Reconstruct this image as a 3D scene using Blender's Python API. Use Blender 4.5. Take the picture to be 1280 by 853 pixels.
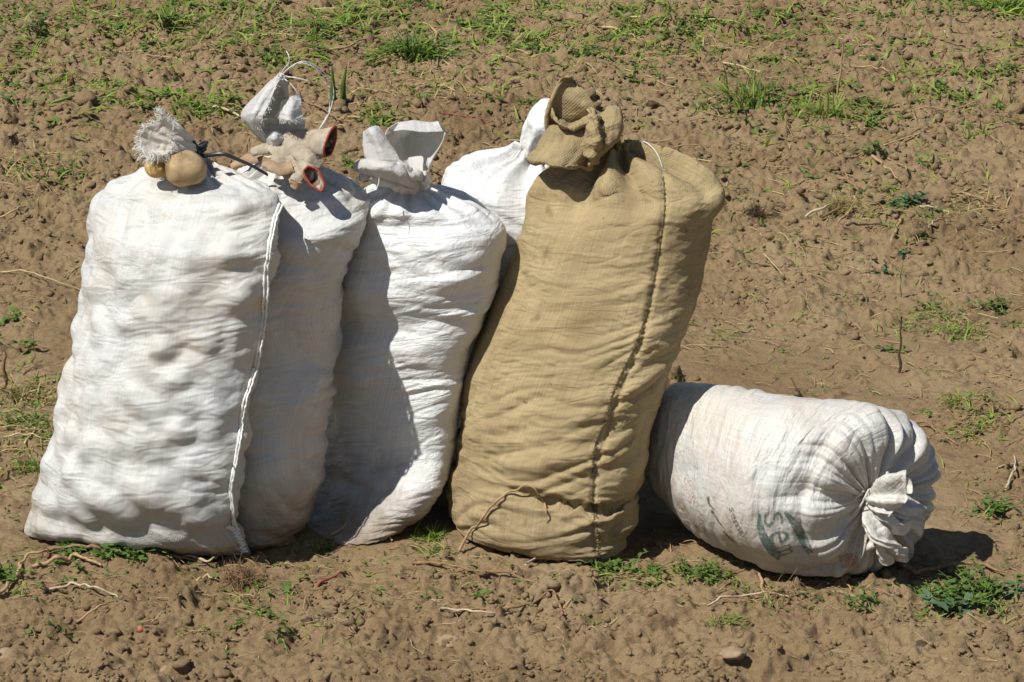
import bpy, math, random
import numpy as np
from mathutils import Vector
from mathutils.bvhtree import BVHTree

# ------------------------------------------------------------------ scene, camera, light
for o in list(bpy.data.objects):
    bpy.data.objects.remove(o)
S = bpy.context.scene
COL = S.collection
R = math.radians

PITCH = R(20.0)
CAM = np.array([0.0, -7.52, 3.20])
FPX = 4210.0                      # focal length in pixels of the 1280 px wide photograph
cam_d = bpy.data.cameras.new("camera")
cam_d.sensor_width = 36.0
cam_d.lens = 36.0 * FPX / 1280.0
cam_d.clip_start = 0.1
cam_d.clip_end = 2000.0
cam = bpy.data.objects.new("camera", cam_d)
COL.objects.link(cam)
cam.location = CAM
cam.rotation_euler = (R(90) - PITCH, 0, 0)
S.camera = cam

SUN_EL, SUN_AZ = 55.0, 57.0       # elevation; azimuth to the left of the viewing direction, behind the camera
sun_vec = Vector((-math.sin(R(SUN_AZ)) * math.cos(R(SUN_EL)),
                  -math.cos(R(SUN_AZ)) * math.cos(R(SUN_EL)), math.sin(R(SUN_EL))))
W = bpy.data.worlds.new("World")
S.world = W
W.use_nodes = True
wn = W.node_tree
sky = wn.nodes.new("ShaderNodeTexSky")
sky.sky_type = 'NISHITA'
sky.sun_disc = False
sky.sun_elevation = R(SUN_EL)
sky.sun_rotation = math.atan2(sun_vec.x, sun_vec.y)
sky.altitude = 300
sky.air_density = 1.0
sky.dust_density = 0.4
bg = wn.nodes["Background"]
bg.inputs["Strength"].default_value = 0.06
wn.links.new(sky.outputs[0], bg.inputs["Color"])
sd = bpy.data.lights.new("sun", 'SUN')
sd.energy = 4.9
sd.angle = R(0.5)
sd.color = (1.0, 0.98, 0.94)
sun = bpy.data.objects.new("sun", sd)
COL.objects.link(sun)
sun.rotation_euler = (-sun_vec).to_track_quat('-Z', 'Y').to_euler()
S.view_settings.view_transform = 'Standard'
S.view_settings.look = 'None'
S.view_settings.exposure = 0.2
S.view_settings.gamma = 1.0
S.render.engine = 'CYCLES'
S.cycles.max_bounces = 8

rng = np.random.default_rng(7)
random.seed(7)

# ------------------------------------------------------------------ photo pixel -> place
_sp, _cp = math.sin(PITCH), math.cos(PITCH)
def ray(px, py):
    a, b = (px - 640.0) / FPX, (426.5 - py) / FPX
    return np.array([a, _cp + b * _sp, -_sp + b * _cp])
def P(px, py, Y):
    d = ray(px, py)
    return CAM + d * ((Y - CAM[1]) / d[1])
def proj(p):
    q = np.asarray(p) - CAM
    f = q[..., 1] * _cp - q[..., 2] * _sp
    return np.stack([640 + FPX * q[..., 0] / f, 426.5 - FPX * (q[..., 1] * _sp + q[..., 2] * _cp) / f], -1)
def Gz(px, py, z=0.0):
    d = ray(px, py)
    return CAM + d * ((z - CAM[2]) / d[2])

# ------------------------------------------------------------------ noise
_GT = np.random.default_rng(3).normal(size=(256, 3))
_GT /= np.linalg.norm(_GT, axis=1)[:, None]
_GT = _GT.astype(np.float32)
def _hash(ix, iy, iz, seed):
    h = (ix.astype(np.uint32) * np.uint32(374761393) + iy.astype(np.uint32) * np.uint32(668265263)
         + iz.astype(np.uint32) * np.uint32(2147483647 - 1274126177) + np.uint32(seed * 974711 + 12345))
    h = (h ^ (h >> np.uint32(13))) * np.uint32(1274126177)
    h = (h ^ (h >> np.uint32(15))) * np.uint32(2246822519)
    return h ^ (h >> np.uint32(16))
def gnoise(p, seed=0):
    p = np.asarray(p, np.float32)
    i = np.floor(p).astype(np.int64)
    f = p - i
    u = f * f * f * (f * (f * 6 - 15) + 10)
    out = 0
    for dx in (0, 1):
        wx = u[:, 0] if dx else 1 - u[:, 0]
        for dy in (0, 1):
            wy = u[:, 1] if dy else 1 - u[:, 1]
            for dz in (0, 1):
                wz = u[:, 2] if dz else 1 - u[:, 2]
                g = _GT[_hash(i[:, 0] + dx, i[:, 1] + dy, i[:, 2] + dz, seed) & np.uint32(255)]
                out = out + wx * wy * wz * (g[:, 0] * (f[:, 0] - dx) + g[:, 1] * (f[:, 1] - dy) + g[:, 2] * (f[:, 2] - dz))
    return out * 1.5
def gnoise2(x, y, seed=0):
    i, j = np.floor(x).astype(np.int64), np.floor(y).astype(np.int64)
    fx, fy = (x - i).astype(np.float32), (y - j).astype(np.float32)
    u = fx * fx * fx * (fx * (fx * 6 - 15) + 10)
    v = fy * fy * fy * (fy * (fy * 6 - 15) + 10)
    z = np.zeros_like(i)
    out = 0
    for dx in (0, 1):
        wx = u if dx else 1 - u
        for dy in (0, 1):
            wy = v if dy else 1 - v
            g = _GT[_hash(i + dx, j + dy, z, seed) & np.uint32(255)]
            out = out + wx * wy * (g[..., 0] * (fx - dx) + g[..., 1] * (fy - dy))
    return out * 1.5
def bumps(p, cell, seed, R0=0.95):
    """rounded bumps of things packed under a cloth"""
    q = np.asarray(p, np.float64) / cell
    i = np.floor(q).astype(np.int64)
    out = np.zeros(len(q))
    for dx in (-1, 0, 1):
        for dy in (-1, 0, 1):
            for dz in (-1, 0, 1):
                c = i + np.array([dx, dy, dz])
                h = _hash(c[:, 0], c[:, 1], c[:, 2], seed)
                h2 = _hash(c[:, 0], c[:, 1], c[:, 2], seed + 77)
                fp = c + np.stack([(h & 1023) / 1023.0, ((h >> 10) & 1023) / 1023.0, ((h >> 20) & 1023) / 1023.0], 1) * .8 + .1
                rr = R0 * (0.75 + 0.5 * ((h2 & 1023) / 1023.0))
                w = 1 - ((q - fp) ** 2).sum(1) / rr ** 2
                out += np.clip(w, 0, 1) ** 2
    return out
def sstep(a, b, x):
    t = np.clip((x - a) / (b - a), 0, 1)
    return t * t * (3 - 2 * t)

# ------------------------------------------------------------------ objects
def mesh_np(name, V, F, uv=None, smooth=True):
    """F is (n, k) int array, or a list of such arrays"""
    V = np.asarray(V, np.float32)
    Fs = F if isinstance(F, list) else [F]
    Fs = [np.asarray(f, np.int32) for f in Fs if len(f)]
    me = bpy.data.meshes.new(name)
    me.vertices.add(len(V))
    me.vertices.foreach_set("co", V.ravel())
    idx = np.concatenate([f.ravel() for f in Fs])
    tot = np.concatenate([np.full(len(f), f.shape[1], np.int32) for f in Fs])
    st = np.concatenate([[0], np.cumsum(tot)[:-1]]).astype(np.int32)
    me.loops.add(len(idx))
    me.loops.foreach_set("vertex_index", idx)
    me.polygons.add(len(tot))
    me.polygons.foreach_set("loop_start", st)
    me.polygons.foreach_set("loop_total", tot)
    me.update(calc_edges=True)
    if smooth:
        me.polygons.foreach_set("use_smooth", np.ones(len(tot), bool))
    if uv is not None:
        l = me.uv_layers.new(name="UVMap")
        l.data.foreach_set("uv", np.asarray(uv, np.float32)[idx].ravel())
    me.validate()
    return me
def add(name, me, mat=None, parent=None, loc=None):
    o = bpy.data.objects.new(name, me)
    COL.objects.link(o)
    if mat is not None:
        me.materials.append(mat)
    if parent is not None:
        o.parent = parent
        o.location = (-parent.location.x, -parent.location.y, -parent.location.z)
    if loc is not None:
        o.location = loc
    return o
def tag(o, label, cat, group=None, kind=None):
    if label: o["label"] = label
    if cat: o["category"] = cat
    if group: o["group"] = group
    if kind: o["kind"] = kind
    return o
def thing(name, label, cat, loc, group=None):
    o = bpy.data.objects.new(name, None)
    COL.objects.link(o)
    o.location = loc
    o.empty_display_size = 0.05
    return tag(o, label, cat, group)

def catmull(K, T):
    K = np.asarray(K, float)
    n = len(K)
    T = np.clip(T, 0, n - 1 - 1e-9)
    i = np.floor(T).astype(int)
    f = (T - i)[:, None]
    g = lambda k: K[np.clip(k, 0, n - 1)]
    p0, p1, p2, p3 = g(i - 1), g(i), g(i + 1), g(i + 2)
    p0 = np.where((i == 0)[:, None], 2 * p1 - p2, p0)
    p3 = np.where((i + 2 > n - 1)[:, None], 2 * p2 - p1, p3)
    return 0.5 * (2 * p1 + (p2 - p0) * f + (2 * p0 - 5 * p1 + 4 * p2 - p3) * f ** 2 + (3 * p1 - p0 - 3 * p2 + p3) * f ** 3)
def polyline(K, n):
    """smooth curve through K, n points about evenly spaced"""
    K = np.asarray(K, float)
    d = np.linalg.norm(np.diff(K[:, :3], axis=0), axis=1) + 1e-6
    s = np.concatenate([[0], np.cumsum(d)])
    T = np.interp(np.linspace(0, s[-1], n), s, np.arange(len(K)))
    return catmull(K, T)

def grid_faces(nr, nc, wrap=True):
    r = np.arange(nr - 1)[:, None]
    c = np.arange(nc if wrap else nc - 1)[None, :]
    c2 = (c + 1) % nc
    a = r * nc + c; b = r * nc + c2; d = (r + 1) * nc + c2; e = (r + 1) * nc + c
    return np.stack([a, b, d, e], -1).reshape(-1, 4)
def grid_normals(G, wrap=True):
    if wrap:
        du = np.roll(G, -1, 1) - np.roll(G, 1, 1)
    else:
        du = np.gradient(G, axis=1)
    dv = np.gradient(G, axis=0)
    n = np.cross(du, dv)
    return n / (np.linalg.norm(n, axis=2, keepdims=True) + 1e-12)
def tube(K, rad, n=None, sides=6, cap=True):
    """verts, faces of a tube; rad may be a function of 0..1 or a number"""
    K = np.asarray(K, float)
    if n: K = polyline(K, n)
    m = len(K)
    t = np.gradient(K, axis=0)
    t /= np.linalg.norm(t, axis=1)[:, None] + 1e-12
    up = np.array([0.31, 0.17, 0.93])
    a = np.cross(t, up); a /= np.linalg.norm(a, axis=1)[:, None] + 1e-9
    b = np.cross(t, a)
    s = np.linspace(0, 1, m)
    r = np.array([rad(x) for x in s]) if callable(rad) else np.full(m, rad)
    th = np.arange(sides) * 2 * math.pi / sides
    V = K[:, None] + r[:, None, None] * (a[:, None] * np.cos(th)[None, :, None] + b[:, None] * np.sin(th)[None, :, None])
    F = grid_faces(m, sides)[:, ::-1]
    V = V.reshape(-1, 3)
    if cap:
        V = np.concatenate([V, K[:1], K[-1:]])
        i = np.arange(sides)
        f0 = np.stack([np.full(sides, m * sides), (i + 1) % sides, i], 1)
        f1 = np.stack([np.full(sides, m * sides + 1), (m - 1) * sides + i, (m - 1) * sides + (i + 1) % sides], 1)
        return V, [F, np.concatenate([f0, f1])]
    return V, [F]
class Join:
    def __init__(s): s.V = []; s.F = {}; s.n = 0
    def add(s, V, F):
        for f in (F if isinstance(F, list) else [F]):
            f = np.asarray(f)
            if len(f): s.F.setdefault(f.shape[1], []).append(f + s.n)
        s.V.append(np.asarray(V, float)); s.n += len(V)
    def mesh(s, name, smooth=True):
        return mesh_np(name, np.concatenate(s.V), [np.concatenate(f) for f in s.F.values()], smooth=smooth)

# ------------------------------------------------------------------ materials
class NT:
    def __init__(s, name):
        s.m = bpy.data.materials.new(name)
        s.m.use_nodes = True
        s.t = s.m.node_tree
        s.t.nodes.clear()
        s.out = s.n("ShaderNodeOutputMaterial")
        s.p = s.n("ShaderNodeBsdfPrincipled")
        s.l(s.p.outputs[0], s.out.inputs[0])
    def n(s, k, **kw):
        x = s.t.nodes.new(k)
        for a, b in kw.items(): setattr(x, a, b)
        return x
    def l(s, a, b): s.t.links.new(a, b)
    def noise(s, vec, scale, detail=4, rough=0.55, dist=0.0):
        x = s.n("ShaderNodeTexNoise")
        x.inputs["Scale"].default_value = scale; x.inputs["Detail"].default_value = detail
        x.inputs["Roughness"].default_value = rough; x.inputs["Distortion"].default_value = dist
        s.l(vec, x.inputs["Vector"])
        return x.outputs["Fac"]
    def ramp(s, fac, stops):
        x = s.n("ShaderNodeValToRGB")
        e = x.color_ramp.elements
        while len(e) < len(stops): e.new(0.5)
        for k, (p, c) in zip(e, stops):
            k.position = p; k.color = (*c, 1) if len(c) == 3 else c
        s.l(fac, x.inputs[0])
        return x.outputs[0]
    def mix(s, fac, a, b, blend='MIX'):
        x = s.n("ShaderNodeMix", data_type='RGBA', blend_type=blend)
        for v, i in ((fac, 0), (a, 6), (b, 7)):
            if isinstance(v, (int, float)): x.inputs[i].default_value = v
            elif isinstance(v, tuple): x.inputs[i].default_value = (*v, 1)
            else: s.l(v, x.inputs[i])
        return x.outputs[2]
    def math(s, op, a, b=0.0):
        x = s.n("ShaderNodeMath", operation=op)
        for v, i in ((a, 0), (b, 1)):
            if isinstance(v, (int, float)): x.inputs[i].default_value = v
            else: s.l(v, x.inputs[i])
        return x.outputs[0]
    def bump(s, h, strength, dist, prev=None):
        x = s.n("ShaderNodeBump")
        x.inputs["Strength"].default_value = strength; x.inputs["Distance"].default_value = dist
        s.l(h, x.inputs["Height"])
        if prev is not None: s.l(prev, x.inputs["Normal"])
        return x.outputs[0]
    def mapping(s, vec, scale, rot=(0, 0, 0)):
        x = s.n("ShaderNodeMapping")
        x.inputs["Scale"].default_value = scale; x.inputs["Rotation"].default_value = rot
        s.l(vec, x.inputs["Vector"])
        return x.outputs[0]
    def fin(s, col=None, rough=None, normal=None, spec=None):
        if col is not None:
            if isinstance(col, tuple): s.p.inputs["Base Color"].default_value = (*col, 1)
            else: s.l(col, s.p.inputs["Base Color"])
        if rough is not None:
            if isinstance(rough, float): s.p.inputs["Roughness"].default_value = rough
            else: s.l(rough, s.p.inputs["Roughness"])
        if normal is not None: s.l(normal, s.p.inputs["Normal"])
        if spec is not None: s.p.inputs["Specular IOR Level"].default_value = spec
        return s.m
    def translucent(s, col, fac, normal=None):
        t = s.n("ShaderNodeBsdfTranslucent")
        if isinstance(col, tuple): t.inputs[0].default_value = (*col, 1)
        else: s.l(col, t.inputs[0])
        m = s.n("ShaderNodeMixShader")
        m.inputs[0].default_value = fac
        s.l(s.p.outputs[0], m.inputs[1]); s.l(t.outputs[0], m.inputs[2]); s.l(m.outputs[0], s.out.inputs[0])

def woven(name, col, stain, stain_amt, period, weave_str, rough=0.45, spec=0.4, transl=0.0, stripes=0.5, spots=True, seed=0.0, crumple=0.34, soiled=0.0):
    m = NT(name)
    tc = m.n("ShaderNodeTexCoord")
    uv, ob = tc.outputs["UV"], tc.outputs["Object"]
    sh = m.n("ShaderNodeVectorMath", operation='ADD'); sh.inputs[1].default_value = (seed, seed * .7, 0)
    m.l(ob, sh.inputs[0]); ob = sh.outputs[0]
    # stains and dust
    big = m.noise(ob, 5.0, 5, 0.6, 0.4)
    c = m.mix(m.math('MULTIPLY', m.ramp(big, [(0.42, (0, 0, 0)), (0.72, (1, 1, 1))]), stain_amt), col, stain)
    if spots:
        sp = m.noise(ob, 19.0, 3, 0.5)
        c = m.mix(m.math('MULTIPLY', m.ramp(sp, [(0.66, (0, 0, 0)), (0.74, (1, 1, 1))]), stain_amt * 0.8), c, tuple(x * .8 for x in stain))
        sp2 = m.noise(ob, 55.0, 2, 0.5)
        c = m.mix(m.math('MULTIPLY', m.ramp(sp2, [(0.73, (0, 0, 0)), (0.78, (1, 1, 1))]), min(1, stain_amt * 1.0)), c, tuple(x * .55 for x in stain))
    if soiled:
        sz = m.n("ShaderNodeSeparateXYZ"); m.l(tc.outputs["Object"], sz.inputs[0])
        hgt = m.math('ADD', sz.outputs[2], m.math('MULTIPLY', m.math('SUBTRACT', m.noise(ob, 14.0, 4, 0.6), 0.5), 0.22))
        c = m.mix(m.math('MULTIPLY', m.ramp(hgt, [(0.0, (1, 1, 1)), (0.20, (0, 0, 0))]), soiled), c, (0.20, 0.14, 0.085))
    # uneven tapes of the weave: faint streaks along and across
    st = m.noise(m.mapping(uv, (260, 6, 1)), 1.0, 2, 0.5)
    st2 = m.noise(m.mapping(uv, (9, 200, 1)), 1.0, 2, 0.4)
    f = m.math('MULTIPLY', m.math('ADD', m.math('MULTIPLY', st, 1.5), m.math('MULTIPLY', st2, .5)), stripes * .55)
    v = m.n("ShaderNodeHueSaturation")
    m.l(m.math('ADD', f, 1.0 - stripes * .55), v.inputs["Value"]); m.l(c, v.inputs["Color"])
    c = v.outputs[0]
    sx = m.n("ShaderNodeSeparateXYZ"); m.l(uv, sx.inputs[0])
    k = 2 * math.pi / period
    wv = m.math('MULTIPLY', m.math('SINE', m.math('MULTIPLY', sx.outputs[0], k)), m.math('SINE', m.math('MULTIPLY', sx.outputs[1], k)))
    n1 = m.bump(wv, weave_str * .6, period * 0.3)
    fine = m.noise(ob, 60.0, 4, 0.6)
    n2 = m.bump(fine, 0.5, 0.006, n1)
    n3 = m.bump(st, 0.12, 0.003, n2)
    if crumple:
        ca = m.math('ABSOLUTE', m.math('SUBTRACT', m.noise(m.mapping(uv, (9, 30, 1)), 1.0, 2, 0.5, 0.6), 0.5))
        cb = m.math('ABSOLUTE', m.math('SUBTRACT', m.noise(m.mapping(uv, (34, 52, 1)), 1.0, 2, 0.5, 0.5), 0.5))
        n3 = m.bump(ca, crumple, 0.030, n3)
        n3 = m.bump(cb, crumple * .8, 0.014, n3)
    mm = m.fin(c, rough, n3, spec)
    if transl: m.translucent(c, transl)
    return mm

def plain(name, col, var=0.25, scale=40, rough=0.8, bump=0.3, spec=0.25, transl=0.0, dist=0.002):
    m = NT(name)
    tc = m.n("ShaderNodeTexCoord")
    n = m.noise(tc.outputs["Object"], scale, 5, 0.6)
    n2 = m.noise(tc.outputs["Object"], scale * .13, 3, 0.6)
    lo = tuple(x * (1 - var) for x in col); hi = tuple(min(1, x * (1 + var)) for x in col)
    c = m.mix(m.ramp(n2, [(0.35, (0, 0, 0)), (0.65, (1, 1, 1))]), m.ramp(n, [(0.3, lo), (0.7, hi)]), m.ramp(n, [(0.3, tuple(x * .9 for x in lo)), (0.7, tuple(x * .92 for x in hi))]))
    mm = m.fin(c, rough, m.bump(n, bump, dist), spec)
    if transl: m.translucent(c, transl)
    return mm

def soil_mat():
    m = NT("soil")
    tc = m.n("ShaderNodeTexCoord")
    ob = tc.outputs["Object"]
    a = m.noise(ob, 1.6, 5, 0.6, 0.3)
    b = m.noise(ob, 22, 6, 0.65)
    c = m.ramp(a, [(0.30, (0.225, 0.150, 0.076)), (0.50, (0.288, 0.199, 0.106)), (0.72, (0.352, 0.255, 0.144))])
    c = m.mix(m.ramp(b, [(0.32, (1, 1, 1)), (0.50, (0, 0, 0))]), c, (0.195, 0.126, 0.070))
    g = m.noise(ob, 210, 3, 0.6)
    c = m.mix(m.math('MULTIPLY', m.ramp(g, [(0.62, (0, 0, 0)), (0.72, (1, 1, 1))]), 0.55), c, (0.50, 0.37, 0.235))
    c = m.mix(m.math('MULTIPLY', m.ramp(g, [(0.28, (1, 1, 1)), (0.38, (0, 0, 0))]), 0.6), c, (0.13, 0.08, 0.045))
    n1 = m.bump(m.noise(ob, 75, 6, 0.7), 0.9, 0.012)
    n2 = m.bump(m.noise(ob, 260, 4, 0.7), 0.7, 0.004, n1)
    return m.fin(c, 0.95, n2, 0.12)

M = {}
M['soil'] = soil_mat()
M['pp_one'] = woven("white_weave_grubby", (0.54, 0.54, 0.515), (0.60, 0.50, 0.36), 0.42, 0.0050, 0.55, 0.42, 0.42, crumple=0.27, seed=1.0, soiled=0.50)
M['pp_two'] = woven("white_weave_dusty", (0.56, 0.555, 0.53), (0.58, 0.48, 0.36), 0.50, 0.0042, 0.45, 0.42, 0.42, seed=4.0, soiled=0.95)
M['pp_three'] = woven("white_weave_clean", (0.65, 0.65, 0.63), (0.70, 0.62, 0.52), 0.20, 0.0042, 0.42, 0.42, 0.42, seed=8.0, soiled=0.95)
M['pp_four'] = woven("white_weave_back", (0.62, 0.615, 0.595), (0.70, 0.62, 0.52), 0.20, 0.0042, 0.42, 0.40, 0.45, seed=12.0)
M['pp_five'] = woven("white_weave_lying", (0.53, 0.515, 0.475), (0.58, 0.45, 0.32), 0.55, 0.0042, 0.42, 0.40, 0.45, seed=15.0, soiled=0.35)
M['pp_thin'] = woven("white_weave_single_layer", (0.74, 0.73, 0.70), (0.70, 0.60, 0.48), 0.22, 0.005, 0.35, 0.45, 0.35, transl=0.42, seed=3.0)
M['pp_thin_dirty'] = woven("cream_weave_single_layer", (0.73, 0.70, 0.64), (0.62, 0.50, 0.36), 0.40, 0.005, 0.35, 0.45, 0.35, transl=0.30, seed=6.0)
M['burlap'] = woven("tan_jute_weave", (0.372, 0.288, 0.155), (0.235, 0.170, 0.088), 0.8, 0.0056, 0.55, 0.92, 0.1, stripes=0.7, seed=2.0, soiled=0.45)
M['burlap_thin'] = woven("tan_jute_single_layer", (0.372, 0.288, 0.155), (0.235, 0.170, 0.088), 0.65, 0.0056, 0.6, 0.92, 0.1, transl=0.12, stripes=0.55, seed=5.0)
M['white_thread'] = plain("white_thread", (0.80, 0.79, 0.75), 0.1, 60, 0.6, 0.1, transl=0.2)
M['seam_cord'] = plain("seam_cord", (0.78, 0.77, 0.73), 0.2, 90, 0.7, 0.3)
M['dark_thread'] = plain("dark_thread", (0.15, 0.115, 0.06), 0.3, 90, 0.9, 0.3)
M['black_strap'] = plain("black_strap", (0.025, 0.025, 0.028), 0.2, 60, 0.35, 0.1, 0.5)
M['potato'] = plain("potato_skin", (0.39, 0.275, 0.15), 0.6, 17, 0.85, 0.6, 0.15, dist=0.004)
M['potato_pale'] = plain("potato_skin_pale", (0.52, 0.34, 0.13), 0.4, 34, 0.8, 0.5, 0.15, dist=0.003)
M['potato_red'] = plain("potato_skin_red", (0.36, 0.12, 0.085), 0.2, 80, 0.6, 0.2, 0.3)
M['glove'] = plain("glove_cloth", (0.375, 0.315, 0.235), 0.22, 55, 0.9, 0.5, 0.15, dist=0.003)
M['leather'] = plain("glove_leather", (0.31, 0.205, 0.115), 0.3, 50, 0.6, 0.4, 0.35, dist=0.003)
M['red_trim'] = plain("red_trim", (0.31, 0.06, 0.04), 0.25, 80, 0.75, 0.4, 0.25)
M['glove_inside'] = plain("glove_inside", (0.16, 0.11, 0.09), 0.3, 60, 0.95, 0.4, 0.1)
M['bark'] = plain("brown_root", (0.27, 0.165, 0.088), 0.35, 120, 0.85, 0.7, 0.15, dist=0.003)
M['tan_stem'] = plain("tan_stem", (0.38, 0.255, 0.135), 0.30, 120, 0.8, 0.6, 0.2, dist=0.002)
M['pale_stem'] = plain("pale_stem", (0.47, 0.375, 0.25), 0.25, 120, 0.8, 0.5, 0.2)
M['straw'] = plain("yellow_straw", (0.46, 0.36, 0.185), 0.25, 100, 0.6, 0.3, 0.3)
M['red_stem'] = plain("red_stem", (0.27, 0.075, 0.055), 0.3, 100, 0.7, 0.3, 0.25)
M['dark_stem'] = plain("dark_stem", (0.085, 0.055, 0.035), 0.3, 100, 0.85, 0.4, 0.15)
M['grass'] = plain("green_grass", (0.140, 0.215, 0.032), 0.45, 18, 0.55, 0.1, 0.3, transl=0.35)
M['grass_light'] = plain("light_grass", (0.25, 0.33, 0.055), 0.4, 18, 0.55, 0.1, 0.3, transl=0.35)
M['leaf'] = plain("weed_leaf", (0.105, 0.180, 0.032), 0.45, 22, 0.55, 0.2, 0.3, transl=0.30)
M['leaf_blue'] = plain("bluish_leaf", (0.105, 0.175, 0.085), 0.35, 22, 0.5, 0.2, 0.35, transl=0.25)
M['weed_stem'] = plain("weed_stem", (0.20, 0.21, 0.07), 0.35, 40, 0.65, 0.2, 0.25)
M['dry_grass'] = plain("dry_grass", (0.40, 0.30, 0.135), 0.4, 20, 0.75, 0.2, 0.2, transl=0.2)
M['stone'] = plain("stone", (0.30, 0.215, 0.13), 0.25, 30, 0.9, 0.6, 0.2, dist=0.006)
M['dark_clod'] = plain("dark_clod", (0.085, 0.058, 0.036), 0.35, 60, 0.95, 0.9, 0.1, dist=0.008)
def ink(name, col, wear):
    m = NT(name)
    tc = m.n("ShaderNodeTexCoord")
    n = m.noise(tc.outputs["Object"], 170, 4, 0.7)
    n2 = m.noise(tc.outputs["Object"], 25, 3, 0.6)
    a = m.ramp(m.math('ADD', m.math('MULTIPLY', n, .6), m.math('MULTIPLY', n2, .4)), [(wear - .09, (.92, .92, .92)), (wear + .07, (0.10, 0.10, 0.10))])
    m.l(a, m.p.inputs["Alpha"])
    return m.fin(col, 0.6, None, 0.3)
M['ink_green'] = ink("green_print", (0.10, 0.155, 0.12), 0.52)
M['ink_dark'] = ink("dark_print", (0.09, 0.10, 0.09), 0.52)
M['ink_orange'] = ink("orange_print", (0.50, 0.235, 0.12), 0.49)

# ------------------------------------------------------------------ the field
def rough_of(x, y):
    """how cloddy the tilled soil is at a place"""
    r = 0.60 + 0.50 * sstep(1.6, 2.3, y) - 0.42 * np.exp(-((y - 0.95) / 0.55) ** 2) + 0.35 * sstep(-0.25, -0.5, y)
    r = r + 0.5 * gnoise2(np.asarray(x) / .5 + 9, np.asarray(y) / .8 + 3, 21)
    return np.clip(r, 0.1, 1.25)
RX0, RY0, RC = -3.3, -1.4, 0.005
NX, NY = 1320, 1440
def make_raster():
    xs = RX0 + np.arange(NX) * RC
    ys = RY0 + np.arange(NY) * RC
    X, Y = np.meshgrid(xs, ys)
    H = np.zeros((NY, NX), np.float32)
    H += 0.022 * gnoise2(X / .55, Y / .35, 1) + 0.013 * gnoise2(X / .19, Y / .13, 2)
    r = rough_of(X, Y)
    H += r * (0.014 * gnoise2(X / .085, Y / .07, 3) + .010 * gnoise2(X / .15, Y / .11, 13))
    g = np.random.default_rng(11)
    base = H.copy()
    WX = .0075 * gnoise2(X / .021, Y / .021, 51) + .004 * gnoise2(X / .0105, Y / .0105, 52)
    WY = .0075 * gnoise2(X / .021, Y / .021, 53) + .004 * gnoise2(X / .0105, Y / .0105, 54)
    TX = 1 + .55 * gnoise2(X / .019, Y / .019, 55) + .35 * gnoise2(X / .011, Y / .011, 56)
    N = 59000
    cx, cy = g.uniform(RX0, RX0 + NX * RC, N), g.uniform(RY0, RY0 + NY * RC, N)
    rr = 0.0068 * np.exp(np.abs(g.normal(0, 0.60, N)))
    big = g.uniform(0, 1, N) < .012
    rr = np.where(big, g.uniform(.03, .065, N), np.clip(rr, 0.006, 0.032))
    acc = g.uniform(0, 1.15, N) < rough_of(cx, cy)
    order = np.argsort(-rr)
    for k in order:
        if not acc[k]: continue
        R0 = rr[k]
        n = int(R0 * 1.5 / RC) + 2
        i, j = int((cx[k] - RX0) / RC), int((cy[k] - RY0) / RC)
        if i - n < 0 or j - n < 0 or i + n >= NX or j + n >= NY: continue
        dx = (np.arange(-n, n + 1) * RC)[None, :]; dy = (np.arange(-n, n + 1) * RC)[:, None]
        sl = (slice(j - n, j + n + 1), slice(i - n, i + n + 1))
        kw = min(1.5, .3 + R0 / .03)
        dx = dx + WX[sl] * kw; dy = dy + WY[sl] * kw
        a = g.uniform(0, math.pi); el = g.uniform(0.65, 1.35)
        u = (dx * math.cos(a) + dy * math.sin(a)) * el; v = (-dx * math.sin(a) + dy * math.cos(a)) / el
        ang = np.arctan2(v, u)
        rad = R0 * (1 + 0.18 * np.sin(3 * ang + a * 5) + 0.12 * np.sin(5 * ang + a * 11))
        q = 1 - (u * u + v * v) / rad ** 2
        hh = R0 * g.uniform(0.45, 1.0) * np.sqrt(np.clip(q, 0, 1)) * (1 + g.uniform(-.5, .5) * u / R0) * np.clip(TX[sl], .25, 1.8)
        w = base[j - n:j + n + 1, i - n:i + n + 1]
        t = H[j - n:j + n + 1, i - n:i + n + 1]
        np.maximum(t, np.where(q > 0, w + hh - 0.25 * R0 * (R0 > .02), -9), out=t)
    # pits and cracks
    H -= r * 0.040 * np.clip(gnoise2(X / .05, Y / .045, 5) - .22, 0, 1) + r * .020 * np.clip(gnoise2(X / .024, Y / .022, 15) - .25, 0, 1)
    H += r * 0.0085 * gnoise2(X / .021, Y / .021, 6) + (0.35 + .65 * r) * 0.0065 * gnoise2(X / .0125, Y / .0125, 7)
    H += r * .006 * (np.abs(gnoise2(X / .034, Y / .03, 8)) - .25)
    # trodden flat where the sacks stand
    flat = sstep(-0.17, -0.05, Y) * (1 - sstep(.3, .7, Y)) * (1 - sstep(1.15, 1.3, np.abs(X)))
    H = H * (1 - 0.75 * flat) - 0.004 * flat
    return (H - 0.006).astype(np.float32)
RAST = make_raster()
def TH(x, y):
    """ground height"""
    x, y = np.asarray(x, float), np.asarray(y, float)
    fx = np.clip((x - RX0) / RC, 0, NX - 1.001); fy = np.clip((y - RY0) / RC, 0, NY - 1.001)
    i, j = fx.astype(int), fy.astype(int)
    a, b = fx - i, fy - j
    h = (RAST[j, i] * (1 - a) * (1 - b) + RAST[j, i + 1] * a * (1 - b) + RAST[j + 1, i] * (1 - a) * b + RAST[j + 1, i + 1] * a * b)
    out = np.maximum.reduce([RX0 + .1 - x, x - (RX0 + NX * RC - .1), RY0 + .1 - y, y - (RY0 + NY * RC - .1), np.zeros_like(x)])
    k = np.exp(-out / .15)
    return h * k + (1 - k) * (0.02 * gnoise2(x / 1.1, y / .8, 31))
def G(px, py, lift=0.0):
    p = Gz(px, py)
    for _ in range(4):
        p = Gz(px, py, float(TH(p[0], p[1])))
    p[2] += lift
    return p
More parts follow.
